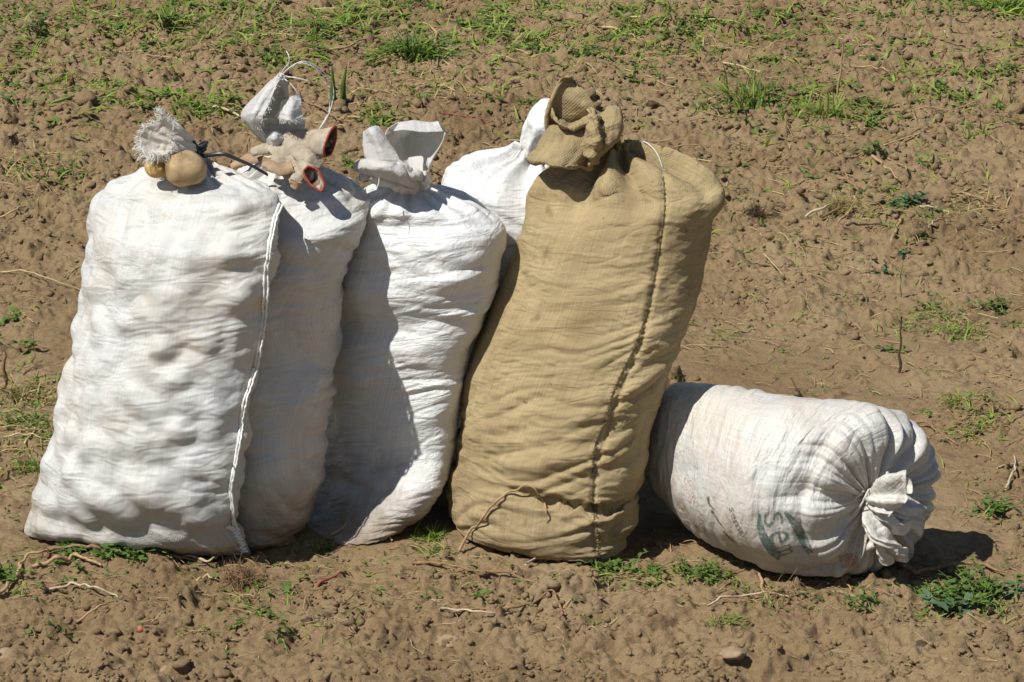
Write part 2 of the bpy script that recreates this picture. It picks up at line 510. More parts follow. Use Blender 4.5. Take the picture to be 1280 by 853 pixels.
def axis(lo, hi, st0, st1, far):
    c = [lo]
    while c[-1] < hi:
        t = (c[-1] - lo) / (hi - lo)
        c.append(c[-1] + st0 + (st1 - st0) * t)
    s, up = st1, []
    x = c[-1]
    while x < far:
        s *= 1.22; x += s; up.append(x)
    s, dn = st0, []
    x = lo
    while x > -far:
        s *= 1.22; x -= s; dn.append(x)
    return np.array(dn[::-1] + c + up)
side_ = 2.1 + .013 * np.arange(1, 86)
gx = axis(-2.1, 2.1, 0.0058, 0.0058, 2.1)
gx = np.concatenate([-side_[::-1], gx[(gx > -2.105) & (gx < 2.105)], side_])
out_ = 3.2 + np.cumsum(.016 * 1.22 ** np.arange(1, 45))
gx = np.concatenate([-out_[::-1], gx, out_])
gy = axis(-1.05, 5.5, 0.0046, 0.0130, 300.0)
GX, GY = np.meshgrid(gx, gy)
GV = np.stack([GX, GY, TH(GX.ravel(), GY.ravel()).reshape(GX.shape)], -1)
# break the strict height field a little so that clods have uneven flanks
inner = (np.abs(GX) < 3.1) & (GY > -1.1) & (GY < 5.5)
pp = GV.reshape(-1, 3)
jx = gnoise2(GX / .018, GY / .018, 41) * 0.004 * inner
jy = gnoise2(GX / .018, GY / .018, 42) * 0.004 * inner
GV[..., 0] += jx; GV[..., 1] += jy
tag(add("field_ground", mesh_np("field_ground", GV.reshape(-1, 3), grid_faces(len(gy), len(gx), False), smooth=False), M['soil']), None, None, kind='structure')

# loose clods lying on the field
ICO = None
def ico(sub):
    import bmesh
    bm = bmesh.new()
    bmesh.ops.create_icosphere(bm, subdivisions=sub, radius=1)
    V = np.array([v.co[:] for v in bm.verts]); F = np.array([[v.index for v in f.verts] for f in bm.faces])
    bm.free()
    return V, F
IV, IF = ico(2)
IV3, IF3 = ico(3)
def rock(V, seed, rough=0.35):
    n = gnoise(V * 1.3 + seed * 7.3, seed) * rough + gnoise(V * 3.1 + seed, seed + 5) * rough * .7
    return V * (1 + n)[:, None]
V1, F1 = ico(1)
g = np.random.default_rng(5)
N0 = 84000
cy = -1.0 + 6.2 * g.uniform(0, 1, N0) ** 1.25
cx = g.uniform(-1, 1, N0) * np.minimum(1.75 + (cy + 1) * .20, 3.0)
bunch = gnoise2(cx / .16, cy / .13, 63) + .6 * gnoise2(cx / .05, cy / .05, 64)
ok = (g.uniform(0, 1.0, N0) < (.12 + rough_of(cx, cy) ** 1.3) * .9 * sstep(-.25, .75, bunch)) & ~((cy > -.08) & (cy < .5) & (np.abs(cx) < 1.13))
cx, cy = cx[ok], cy[ok]
rr = np.minimum(.0030 * np.exp(np.abs(g.normal(0, .55, len(cx)))), .014) * (1 + .10 * np.maximum(cy, 0))
Vs = V1[None] * g.uniform(.55, 1.25, (len(cx), len(V1), 1)) * rr[:, None, None] * g.uniform([.8, .8, .6], [1.3, 1.2, .95], (len(cx), 3))[:, None]
a = g.uniform(0, 6.28, len(cx)); ca, sa = np.cos(a)[:, None], np.sin(a)[:, None]
Vs = np.stack([Vs[..., 0] * ca - Vs[..., 1] * sa, Vs[..., 0] * sa + Vs[..., 1] * ca, Vs[..., 2]], -1)
Vs += np.stack([cx, cy, TH(cx, cy) + rr * .3], -1)[:, None]
Fs = (F1[None] + (np.arange(len(cx)) * len(V1))[:, None, None]).reshape(-1, 3)
# bigger half buried clods, each one knobbly
def angular(seed, V):
    """a broken clod: a body cut by random planes, then roughened"""
    g_ = np.random.default_rng(seed)
    n_ = g_.normal(size=(11, 3)); n_ /= np.linalg.norm(n_, axis=1)[:, None]
    d_ = g_.uniform(.55, 1.0, 11)
    r_ = np.min(np.where(V @ n_.T > .05, d_[None] / np.maximum(V @ n_.T, .05), 9), axis=1)
    r_ = np.minimum(r_, 1.25) * (1 + .22 * gnoise(V * 2.2 + seed, seed) + .14 * gnoise(V * 4.5 + seed, seed + 3))
    return V * r_[:, None]
rk = [angular(q_ + 50, IV) for q_ in range(18)]
g = np.random.default_rng(15)
N1 = 36500
by = -1.0 + 6.0 * g.uniform(0, 1, N1) ** 1.15
bx = g.uniform(-1, 1, N1) * np.minimum(1.75 + (by + 1) * .20, 3.0)
bun = gnoise2(bx / .30, by / .22, 65) + .7 * gnoise2(bx / .09, by / .08, 66)
ok = (g.uniform(0, 1, N1) < .62 * rough_of(bx, by) ** 1.5 * sstep(-.25, .6, bun) * (.8 + .2 * sstep(-.2, 1.2, by))) & ~((by > -.14) & (by < .5) & (np.abs(bx) < 1.13))
bx, by = bx[ok], by[ok]
br = np.minimum((.0062 + .0016 * sstep(-.2, 1.2, by)) * np.exp(np.abs(g.normal(0, .50, len(bx)))), .018 + .016 * sstep(-.3, 2.0, by)) * (1 + .06 * np.maximum(by, 0))
Bs = np.stack(rk)[g.integers(len(rk), size=len(bx))] * br[:, None, None] * g.uniform([.85, .8, .55], [1.35, 1.2, .85], (len(bx), 3))[:, None]
a = g.uniform(0, 6.28, len(bx)); ca, sa = np.cos(a)[:, None], np.sin(a)[:, None]
Bs = np.stack([Bs[..., 0] * ca - Bs[..., 1] * sa, Bs[..., 0] * sa + Bs[..., 1] * ca, Bs[..., 2]], -1)
Bs += np.stack([bx, by, TH(bx, by) - br * .08], -1)[:, None]
Fs = np.concatenate([Fs, (IF[None] + (np.arange(len(bx)) * len(IV))[:, None, None]).reshape(-1, 3) + Vs.reshape(-1, 3).shape[0]])
Vs = np.concatenate([Vs.reshape(-1, 3), Bs.reshape(-1, 3)])
print("clods", len(bx), "crumbs", len(cx))
class _J:
    def mesh(s, n): return mesh_np(n, Vs.reshape(-1, 3), Fs, smooth=False)
J = _J()
tag(add("soil_clods", J.mesh("soil_clods"), M['soil']), None, None, kind='stuff')

# ------------------------------------------------------------------ sacks
def tri(x): return np.abs((x - np.floor(x)) - .5) * 2
def crease(q, seed):
    """creased cloth: crossing sharp folds, about -0.5 .. 0.5"""
    g = np.random.default_rng(seed)
    w = gnoise(np.asarray(q) * .45 + seed, seed + 3) * .55
    w2 = gnoise(np.asarray(q) * .45 + seed + 9, seed + 4)
    out = 0
    for k in range(4):
        d = g.normal(size=3); d /= np.linalg.norm(d)
        f = g.uniform(.45, 1.0) * (1 if k < 3 else 1.9)
        out = out + (tri(q @ d * f + w + g.uniform()) - .5) * (.5 + .5 * np.clip(w2 * (1 if k % 2 else -1) + .6, 0, 1.4)) * (.42 if k < 3 else .2)
    return out
class Cloth:
    """a lofted skin: G is (rows, cols, 3)"""
    def __init__(s, keys, rows, cols, phase=0.0):
        K = np.array([np.concatenate([k[0], k[1], k[2], [k[3]]]) for k in keys], float)   # centre, half width vector, half depth vector, exponent
        d = np.linalg.norm(np.diff(K[:, :3], axis=0), axis=1)
        da = np.abs(np.diff(np.linalg.norm(K[:, 3:6], axis=1))); db = np.abs(np.diff(np.linalg.norm(K[:, 6:9], axis=1)))
        w = np.cumsum(np.concatenate([[0], np.sqrt(d ** 2 + ((da + db) / 2) ** 2) + 1e-4]))
        s.s = np.linspace(0, w[-1], rows)
        T = np.interp(s.s, w, np.arange(len(K)))
        k = catmull(K, T)
        s.T = T
        th = np.arange(cols) * 2 * math.pi / cols + phase
        s.th = th
        n = np.maximum(k[:, 9], 1.2)[:, None]
        c, sn = np.cos(th)[None], np.sin(th)[None]
        X = np.sign(c) * np.abs(c) ** (2 / n); Y = np.sign(sn) * np.abs(sn) ** (2 / n)
        s.G = k[:, None, :3] + X[..., None] * k[:, None, 3:6] + Y[..., None] * k[:, None, 6:9]
        s.C = k[:, :3]
        s.r = (np.linalg.norm(k[:, 3:6], axis=1) + np.linalg.norm(k[:, 6:9], axis=1)) / 2
        per = np.linalg.norm(np.diff(s.G[rows // 2], axis=0, append=s.G[rows // 2][:1]), axis=1).sum()
        s.u = th / (2 * math.pi) * per
        s.rows, s.cols = rows, cols
        s.S2, s.TH2 = np.meshgrid(s.s, th, indexing='ij')
    def flat(s): return s.G.reshape(-1, 3)
    def push(s, d):
        s.G = s.G + grid_normals(s.G) * d.reshape(s.rows, s.cols)[..., None]
    def uv(s):
        U = np.broadcast_to(s.u[None], (s.rows, s.cols)); V = np.broadcast_to(s.s[:, None], (s.rows, s.cols))
        return np.stack([U, V], -1).reshape(-1, 2)
    def mesh(s, name):
        # a closing seam column is shared, so the uv of the last strip stretches; keep it at the back
        return mesh_np(name, s.flat(), grid_faces(s.rows, s.cols), s.uv())

def standing_keys(rows, inset=0.0):
    """rows: (Lx, Ly, Rx, Ry, half depth, Y of left, Y of right, exponent); each ring is widened or narrowed until its outline meets Lx and Rx"""
    out = []
    th = np.linspace(0, 2 * math.pi, 73)
    for (lx, ly, rx, ry, b, yl, yr, n) in rows:
        ax_, bx_ = lx, rx
        k_ = min(inset, (rx - lx) * .1)
        for _ in range(4):
            L, Rr = P(ax_, ly, yl), P(bx_, ry, yr)
            U = (Rr - L) / 2
            hd = np.array([U[0], U[1], 0]); hd /= np.linalg.norm(hd) + 1e-9
            V = np.array([-hd[1], hd[0], 0]) * b
            c_, s_ = np.cos(th), np.sin(th)
            Q = (L + Rr) / 2 + (np.sign(c_) * np.abs(c_) ** (2 / n))[:, None] * U + (np.sign(s_) * np.abs(s_) ** (2 / n))[:, None] * V
            q = proj(Q)[:, 0]
            ax_ += (lx + k_ - q.min()) * .8; bx_ += (rx - k_ - q.max()) * .8
            if bx_ - ax_ < 2: ax_, bx_ = (ax_ + bx_) / 2 - 1, (ax_ + bx_) / 2 + 1
        out.append(((L + Rr) / 2, U, V, n))
    return out
def wrinkle(c, seed, Lh=0.16, Lv=0.030, slope=0.0, warp=0.6):
    p = c.flat(); v = np.repeat(c.s, c.cols)
    x, y = p[:, 0], p[:, 1]
    w = gnoise(np.stack([x / .22, y / .22, v / .13], 1), seed + 1)
    n = gnoise(np.stack([x / Lh, y / Lh, (v + slope * x) / Lv + warp * 1.6 * w], 1), seed)
    return np.abs(n)
def vfold(c, seed, k):
    p = c.flat()
    return gnoise(p / k, seed)

BVH = {}
def finish_sack(key, c, mat, parent, name="sack_body"):
    # settle on the ground
    z = c.G[..., 2]
    h = TH(c.G[..., 0], c.G[..., 1]) - 0.004
    zz = z - h
    c.G[..., 2] = h + np.where(zz < 0.03, 0.03 * np.exp(np.minimum(zz - 0.03, 0) / 0.03), zz)
    me = c.mesh(name)
    o = add(name, me, mat, parent)
    BVH[key] = BVHTree.FromPolygons([Vector(v) for v in c.flat()], grid_faces(c.rows, c.cols).tolist())
    return o
def hit(key, px, py, off=0.0):
    d = Vector(ray(px, py)).normalized()
    loc, nor, i, dist = BVH[key].ray_cast(Vector(CAM), d)
    if loc is None: return None
    if nor.dot(d) > 0: nor = -nor
    return np.array(loc + nor * off), np.array(nor)
def hits(key, pts, n, off):
    pts = polyline(np.array([(x, y, 0) for x, y in pts], float), n)
    out = []
    for p in pts:
        h = hit(key, p[0], p[1], off)
        if h is not None: out.append(h[0])
    return np.array(out)
def front_mask(c, pts):
    """distance in metres of every skin point from a line of pixels, on the side facing the camera"""
    return np.min(np.linalg.norm(c.flat()[:, None, :] - pts[None], axis=2), axis=1)

ROWS, COLS = 300, 360
PH = 0.5 * math.pi       # uv seam at the back

# --- leftmost sack
sack_one = thing("potato_sack", "leftmost bulging white woven sack with a raised side seam and frayed neck", "sack", Gz(170, 682), "full white woven sacks")
k = standing_keys([
    (42, 676, 304, 699, 0.012, -0.090, -0.200, 1.7), (33, 667, 312, 692, 0.045, -0.085, -0.200, 1.6), (36, 650, 303, 674, 0.090, -0.060, -0.200, 1.8),
    (42, 630, 293, 650, 0.106, -0.010, -0.225, 1.8), (50, 600, 296, 612, 0.130, 0.010, -0.255, 1.8), (65, 540, 305, 558, 0.139, 0.030, -0.245, 1.8),
    (82, 460, 320, 470, 0.143, 0.060, -0.235, 1.8), (102, 380, 330, 385, 0.143, 0.080, -0.225, 1.8), (110, 300, 342, 305, 0.139, 0.090, -0.215, 1.8),
    (117, 262, 347, 270, 0.123, 0.100, -0.170, 1.8), (124, 241, 344, 252, 0.106, 0.110, -0.150, 2.0), (140, 229, 330, 239, 0.100, 0.080, -0.080, 2.0),
    (165, 219, 305, 226, 0.080, 0.070, -0.030, 2.0), (200, 211, 280, 215, 0.050, 0.060, 0.010, 2.0), (233, 203, 263, 204, 0.020, 0.050, 0.040, 2.0), (237, 194, 259, 195, 0.016, 0.050, 0.050, 2.0)])
c = Cloth(k, ROWS, COLS, PH)
body = sstep(0, .08, c.S2) * (1 - sstep(c.s[-1] - .16, c.s[-1] - .05, c.S2))
c.push((.010 * vfold(c, 1, .22).reshape(c.rows, c.cols)) * body)
c.push(.0120 * (bumps(c.flat(), .060, 3).reshape(c.rows, c.cols) - .5) * body)
seam_px = [(347, 256), (338, 285), (331, 330), (328, 380), (323, 420), (316, 460), (306, 490), (299, 520), (297, 545), (291, 575), (285, 605), (287, 630), (288, 652), (293, 664)]
edge = sstep(.02, .55, c.G[..., 0] - P(200, 400, 0)[0] + 0.0)      # tighter cross folds toward the seam side
w1 = wrinkle(c, 5, .17, .040, .12).reshape(c.rows, c.cols); w2 = wrinkle(c, 6, .09, .018, -.1).reshape(c.rows, c.cols)
right = sstep(0.2, 0.95, np.cos(c.TH2))
pm = sstep(-.3, .5, gnoise(c.flat() / .16, 9)).reshape(c.rows, c.cols)
c.push((.010 * (w1 - .3) * (.12 + 1.1 * right) + .004 * (w2 - .3) * (.1 + 1.2 * right)) * body * (.35 + .65 * pm))
# pleats at the neck
np_ = sstep(c.s[-1] - .20, c.s[-1] - .04, c.S2) * np.minimum(1, c.r[:, None] / .035)
c.push(.007 * np_ * (np.sin(c.TH2 * 11 + 2 * np.sin(c.TH2 * 3)) + .6 * np.sin(c.TH2 * 19 + 1)))
# sewn corner ears at the bottom
bot = 1 - sstep(.0, .12, c.S2)
c.push(.004 * bot * np.sin(c.TH2 * 34) * sstep(0.5, 1, np.abs(np.cos(c.TH2))))
finish_sack('one', c, M['pp_one'], sack_one)
def seam_cord(key, pxs, parent, mat, r, n, off, wob, seed, name="seam"):
    pts = hits(key, pxs, n, off)
    g = np.random.default_rng(seed)
    j = np.cumsum(g.normal(0, wob, (len(pts), 3)), axis=0)
    j -= np.linspace(0, 1, len(pts))[:, None] * j[-1]
    V, F = tube(pts + j * .5, r, None, 6)
    JJ = Join(); JJ.add(V, F)
    return JJ, pts
JJ, sp = seam_cord('one', seam_px, sack_one, None, .0034, 130, .005, .0010, 4)
V, F = tube(sp + np.array([.007, -.001, 0]) + np.random.default_rng(9).normal(0, .0008, sp.shape), .0026, None, 6); JJ.add(V, F)
add("side_seam", JJ.mesh("side_seam"), M['seam_cord'], sack_one)
# stitched corner at the foot of the seam
ear = hits('one', [(284, 657), (293, 664), (300, 676), (306, 690), (311, 697)], 26, .003)
JJ = Join()
for q in range(len(ear) - 1):
    a, b = ear[q], ear[q + 1]
    s = np.array([.007, 0, .002]) * (1 if q % 2 else -1)
    V, F = tube([a - s, (a + b) / 2 + np.array([0, -.004, .002]), b + s], .0026, 5, 5); JJ.add(V, F)
add("corner_stitching", JJ.mesh("corner_stitching"), M['seam_cord'], sack_one)

# --- sheets of loose cloth and frilled necks
def sheet(ctrl, nr, nc, wr=.004, seed=0, wl=.03, name="s", aniso=1.0):
    """ctrl: rows of (px, py, Y); returns grid"""
    C = np.array([[P(*q) for q in row] for row in ctrl])
    a = np.stack([catmull(C[i], np.linspace(0, C.shape[1] - 1, nc)) for i in range(C.shape[0])])
    b = np.stack([catmull(a[:, j], np.linspace(0, C.shape[0] - 1, nr)) for j in range(nc)], 1)
    N = grid_normals(b, False)
    p = b.reshape(-1, 3)
    ii = np.repeat(np.linspace(0, 1, nr), nc); jj = np.tile(np.linspace(0, 1, nc), nr)
    L = np.linalg.norm(b[-1, nc // 2] - b[0, nc // 2]) + 1e-3; Wd = np.linalg.norm(b[nr // 2, -1] - b[nr // 2, 0]) + 1e-3
    q = np.stack([ii * L / (wl * aniso), jj * Wd / wl, np.full(len(ii), seed * 3.7)], 1)
    d = 1.5 * crease(q * .8, seed) + .25 * gnoise(q * 2.3, seed + 1)
    b = b + N * (wr * d).reshape(nr, nc)[..., None]
    uv = np.stack([jj * Wd, ii * L], 1)
    return b, uv
def cloth_obj(name, parts, mat, parent, thick=.0016):
    V, Fq, UV, n = [], [], [], 0
    for (b, uv, wrap) in parts:
        nr, nc = b.shape[:2]
        V.append(b.reshape(-1, 3)); UV.append(uv); Fq.append(grid_faces(nr, nc, wrap) + n); n += nr * nc
    o = add(name, mesh_np(name, np.concatenate(V), np.concatenate(Fq), np.concatenate(UV)), mat, parent)
    m = o.modifiers.new("Solidify", 'SOLIDIFY'); m.thickness = thick; m.offset = 0
    return o
def funnel(path, rad, nr, nc, folds, seed, squash=1.0, rimvar=.0, up=(0, 0, 1), wr=.002, wl=.02, foldk=(5, 9, 14), tilt=0.0):
    """open pleated cloth tube along world path"""
    Pp = polyline(np.array(path), nr)
    t = np.gradient(Pp, axis=0); t /= np.linalg.norm(t, axis=1)[:, None]
    s = np.linspace(0, 1, nr)
    r = np.interp(s, np.linspace(0, 1, len(rad)), rad)
    f = np.interp(s, np.linspace(0, 1, len(folds)), folds)
    a = np.cross(t, np.array(up)); a /= np.linalg.norm(a, axis=1)[:, None] + 1e-9
    b = np.cross(a, t)
    th = np.arange(nc) * 2 * math.pi / nc
    g = np.random.default_rng(seed)
    ph = g.uniform(0, 6.28, 8)
    fn = np.zeros((nr, nc))
    for q, kk in enumerate(foldk):
        fn += (1 / (1 + .45 * q)) * np.sin(kk * th[None] + ph[q] + 1.5 * np.sin(2 * th[None] + ph[q + 3]) + 1.2 * s[:, None] * math.sin(ph[q + 4]))
    fn /= 1.6
    rr = r[:, None] * (1 + f[:, None] * fn)
    ax = (rimvar * s[:, None] ** 2) * (np.sin(3 * th + ph[6]) + .6 * np.sin(5 * th + ph[7]) + tilt * np.cos(th))[None]
    Gd = Pp[:, None] + rr[..., None] * (a[:, None] * np.cos(th)[None, :, None] + squash * b[:, None] * np.sin(th)[None, :, None]) + t[:, None] * ax[..., None]
    N = grid_normals(Gd)
    q = Gd.reshape(-1, 3) / wl
    d = wr * (1.4 * crease(q * .8, seed) + .3 * gnoise(q * 2.1, seed + 2)).reshape(nr, nc)
    Gd = Gd + N * (d * np.minimum(1, s * 3)[:, None])[..., None]
    U = np.tile(th / 6.283 * 2 * math.pi * r.max(), nr); Vv = np.repeat(np.concatenate([[0], np.cumsum(np.linalg.norm(np.diff(Pp, axis=0), axis=1))]), nc)
    return Gd, np.stack([U, Vv], 1)
def frays(rim, n, ln, seed, out, rad=.0006, spread=.8):
    """loose threads from points of a rim"""
    g = np.random.default_rng(seed)
    J2 = Join()
    for _ in range(n):
        i = g.integers(len(rim))
        p = rim[i] + g.normal(0, .0015, 3)
        d = np.asarray(out(rim[i])) + g.normal(0, spread, 3); d /= np.linalg.norm(d)
        L = ln * g.uniform(.35, 1.2)
        e = p + d * L + np.array([0, 0, -.2 * L]); m = p + d * L * .5 + g.normal(0, .18 * L, 3)
        V, F = tube([p, m, e], rad * g.uniform(.7, 1.3), 5, 3, False); J2.add(V, F)
    return J2

# frilled neck of the leftmost sack: an open funnel tipped to the left
nk = P(248, 197, .045)
path = [nk + np.array([0.0, 0, -.012]), P(247, 190, .04), P(238, 186, .025), P(224, 182, .0), P(208, 178, -.022), P(196, 174, -.034)]
fun, uvf = funnel(path, [.016, .015, .026, .044, .060, .066], 60, 160, [.1, .12, .14, .14, .12, .10], 21, squash=.85, rimvar=.012, wr=.003, wl=.025, foldk=(3, 7, 13))
cloth_obj("neck_frill", [(fun, uvf, True)], M['pp_thin_dirty'], sack_one)
cc = fun[-1].mean(0)
JJ = frays(fun[-1], 480, .018, 3, lambda p: (p - cc) / .05 + np.array([-.3, .3, .1]), .0006, .6)
o = add("frayed_threads", JJ.mesh("frayed_threads"), M['white_thread'], sack_one); o["kind"] = 'stuff'
# black strap tied round the neck, its tail over the next sack
JJ = Join()
cx = P(247, 187, .04)
for dz in (-.008, .0, .008):
    th = np.linspace(0, 6.6, 26)
    V, F = tube(np.stack([cx[0] + (.021) * np.cos(th) + .25 * dz, cx[1] + .021 * np.sin(th), cx[2] + dz + .018 * np.cos(th) * .5], 1), .0035, None, 5); JJ.add(V, F)
V, F = tube([P(250, 196, .01), P(243, 178, .0), P(237, 180, .0), P(240, 190, -.005), P(252, 200, .0)], .004, 24, 5); JJ.add(V, F)
add("strap_knot", JJ.mesh("strap_knot"), M['black_strap'], sack_one)
def ribbon(pts, w, n, side=(0, 0.35, 1)):
    K = polyline(np.array(pts), n)
    s = np.array(side) / np.linalg.norm(side)
    tw = np.linspace(0, 1, n)
    off = s[None] * w / 2 * (1 - .35 * tw)[:, None]
    return np.stack([K - off, K, K + off], 1), np.stack([np.tile([0, .5, 1.], n) * w, np.repeat(tw, 3)], 1)
b, uv = ribbon([P(250, 196, .0), P(262, 194, -.02), P(280, 193, -.03), P(298, 200, -.03), P(316, 208, -.03), P(335, 219, -.02)], .011, 40)
cloth_obj("strap_tail", [(b, uv, False)], M['black_strap'], sack_one, .0012)

# --- second sack
sack_two = thing("potato_sack", "dusty white woven sack with work gloves lying below its torn neck", "sack", Gz(335, 672), "full white woven sacks")
k = standing_keys([
    (296, 681, 370, 686, 0.030, -0.040, -0.100, 1.9), (290, 671, 368, 678, 0.085, -0.030, -0.100, 1.9), (276, 648, 385, 650, 0.120, 0.000, -0.090, 2.0), (271, 605, 395, 608, 0.135, 0.060, -0.140, 2.1),
    (269, 550, 397, 553, 0.140, 0.130, -0.140, 2.1), (270, 495, 406, 497, 0.145, 0.140, -0.125, 2.1), (272, 440, 416, 442, 0.155, 0.140, -0.075, 2.1), (274, 400, 416, 402, 0.155, 0.150, -0.095, 2.1),
    (274, 355, 427, 355, 0.155, 0.150, -0.085, 2.1), (270, 310, 445, 312, 0.155, 0.160, -0.050, 2.1), (266, 278, 457, 282, 0.150, 0.160, -0.050, 2.1), (266, 250, 455, 258, 0.140, 0.150, 0.020, 2.1),
    (276, 231, 440, 238, 0.120, 0.140, 0.040, 2.1), (293, 217, 412, 223, 0.085, 0.120, 0.060, 2.1), (318, 206, 380, 210, 0.045, 0.100, 0.080, 2.0), (338, 199, 360, 200, 0.018, 0.090, 0.090, 2.0), (340, 190, 357, 190, 0.015, 0.090, 0.090, 2.0)])
c = Cloth(k, ROWS, COLS, PH)
body = sstep(0, .08, c.S2) * (1 - sstep(c.s[-1] - .16, c.s[-1] - .05, c.S2))
c.push((.009 * vfold(c, 31, .20).reshape(c.rows, c.cols)) * body)
c.push(.008 * (bumps(c.flat(), .075, 13).reshape(c.rows, c.cols) - .5) * body)
w1 = wrinkle(c, 15, .20, .045, .25).reshape(c.rows, c.cols); w2 = wrinkle(c, 16, .11, .020, .1).reshape(c.rows, c.cols)
pm = sstep(-.4, .5, gnoise(c.flat() / .17, 21)).reshape(c.rows, c.cols)
c.push((.015 * (w1 - .3) + .005 * (w2 - .3)) * (.3 + .8 * pm) * body)
np_ = sstep(c.s[-1] - .22, c.s[-1] - .04, c.S2) * np.minimum(1, c.r[:, None] / .035)
c.push(.007 * np_ * (np.sin(c.TH2 * 12 + 2 * np.sin(c.TH2 * 3 + 1)) + .6 * np.sin(c.TH2 * 21 + 2)))
finish_sack('two', c, M['pp_two'], sack_two)
# torn neck: loose panels of single cloth pulled up to a point
neck = []
def pan(ctrl, wr, seed, wl=.04, nr=44, nc=44):
    b, uv = sheet(ctrl, nr, nc, wr, seed, wl); neck.append((b, uv, False)); return b
pa = pan([[(350, 91, .10), (352, 92, .08), (354, 95, .08)], [(330, 109, .12), (338, 106, .06), (347, 105, .05)], [(308, 133, .12), (321, 128, .04), (338, 127, .03)],
     [(304, 149, .11), (314, 147, .03), (328, 147, .02)], [(314, 163, .11), (318, 162, .05), (325, 159, .04)], [(332, 178, .10), (334, 177, .07), (338, 174, .06)]], .006, 31)
pb = pan([[(351, 91, .10), (354, 94, .10), (357, 97, .10)], [(338, 106, .11), (350, 109, .13), (360, 111, .11)], [(332, 128, .11), (350, 130, .15), (364, 128, .12)], [(326, 147, .10), (350, 152, .14), (372, 148, .11)]], .006, 32)
pc = pan([[(352, 126, .09), (362, 122, .07), (375, 120, .09)], [(349, 137, .06), (362, 136, .03), (377, 134, .06)], [(345, 147, .05), (362, 151, .01), (380, 146, .05)]], .006, 33, .03)
pd = pan([[(325, 146, .05), (350, 150, .06), (380, 147, .06)], [(320, 157, .07), (350, 160, .09), (381, 160, .08)], [(331, 172, .08), (350, 173, .09), (372, 177, .09)], [(338, 190, .09), (349, 192, .08), (362, 192, .09)]], .006, 34)
pe = pan([[(330, 166, .06), (344, 164, .04), (358, 168, .06)], [(332, 176, .05), (346, 174, .02), (360, 177, .05)], [(338, 192, .07), (348, 194, .04), (358, 193, .07)]], .006, 35, .03)
pf = pan([[(350, 91, .10), (344, 97, .14), (352, 94, .12)], [(331, 109, .12), (340, 115, .19), (360, 111, .13)], [(309, 133, .13), (330, 134, .22), (364, 128, .14)], [(305, 149, .12), (330, 150, .22), (374, 146, .13)], [(316, 165, .11), (336, 168, .17), (374, 168, .12)], [(336, 184, .10), (346, 188, .12), (362, 188, .10)]], .006, 36)
cloth_obj("torn_neck", neck, M['pp_thin'], sack_two)
JJ = Join()
for edge_, n_, sd_ in ((pc[-1], 80, 8), (pa[10:36, -1], 60, 9), (pd[0], 70, 10), (pc[0], 30, 12)):
    J2 = frays(edge_, n_, .011, sd_, lambda p: np.array([.3, -.5, -.5]), .0005)
    JJ.add(np.concatenate(J2.V), [np.concatenate(f) for f in J2.F.values()])
o = add("frayed_threads", JJ.mesh("frayed_threads"), M['white_thread'], sack_two); o["kind"] = 'stuff'
JJ = Join()
Yt = .08
for pts in ([(350, 96), (356, 90), (366, 82), (378, 77), (392, 81), (406, 92), (415, 104), (417, 120), (412, 140), (405, 153), (397, 164)],
            [(352, 94), (362, 86), (376, 79), (390, 83), (402, 92), (408, 104), (411, 118), (412, 135), (406, 150), (396, 166)],
            [(351, 93), (360, 96), (372, 98), (384, 101)], [(353, 97), (362, 104), (369, 112), (373, 120)], [(351, 94), (355, 86), (361, 79), (361, 70), (358, 64)],
            [(348, 98), (353, 100), (356, 95), (350, 92), (347, 97)]):
    V, F = tube([P(x, y, Yt - .02 * math.sin(i * .7)) for i, (x, y) in enumerate(pts)], .0013, 40, 5); JJ.add(V, F)
add("tie_string", JJ.mesh("tie_string"), M['white_thread'], sack_two)

# --- third sack
sack_three = thing("potato_sack", "clean bright white woven sack with a bow shaped tied neck, shaded down its left side", "sack", Gz(460, 675), "full white woven sacks")
k = standing_keys([
    (410, 684, 470, 692, 0.030, -0.020, -0.100, 1.9), (398, 676, 490, 681, 0.080, 0.030, -0.110, 1.9), (387, 655, 523, 655, 0.120, 0.130, -0.090, 1.9), (384, 615, 552, 616, 0.117, 0.360, -0.080, 1.9),
    (386, 570, 566, 572, 0.126, 0.420, -0.020, 1.9), (390, 505, 577, 508, 0.131, 0.420, -0.020, 1.9), (394, 460, 582, 464, 0.131, 0.350, -0.010, 1.9), (399, 420, 594, 428, 0.140, 0.330, -0.010, 1.9),
    (404, 385, 607, 392, 0.140, 0.330, 0.000, 1.9), (411, 345, 621, 352, 0.153, 0.250, 0.010, 1.9), (418, 312, 629, 320, 0.149, 0.250, 0.010, 1.9), (423, 284, 628, 292, 0.140, 0.240, 0.010, 1.9),
    (428, 262, 612, 273, 0.117, 0.220, 0.030, 1.9), (444, 246, 580, 257, 0.095, 0.140, 0.060, 2.2), (468, 236, 545, 243, 0.050, 0.110, 0.080, 2.0), (492, 230, 522, 233, 0.020, 0.090, 0.090, 2.0), (494, 221, 520, 223, 0.016, 0.090, 0.090, 2.0)])
c = Cloth(k, ROWS, COLS, PH)
body = sstep(0, .08, c.S2) * (1 - sstep(c.s[-1] - .16, c.s[-1] - .05, c.S2))
c.push((.010 * vfold(c, 51, .22).reshape(c.rows, c.cols)) * body)
c.push(.006 * (bumps(c.flat(), .078, 53).reshape(c.rows, c.cols) - .5) * body)
w1 = wrinkle(c, 55, .24, .050, .18).reshape(c.rows, c.cols); w2 = wrinkle(c, 56, .12, .022, -.15).reshape(c.rows, c.cols)
pm = sstep(-.4, .5, gnoise(c.flat() / .17, 35)).reshape(c.rows, c.cols)
c.push((.014 * (w1 - .3) + .005 * (w2 - .3)) * (.3 + .8 * pm) * body)
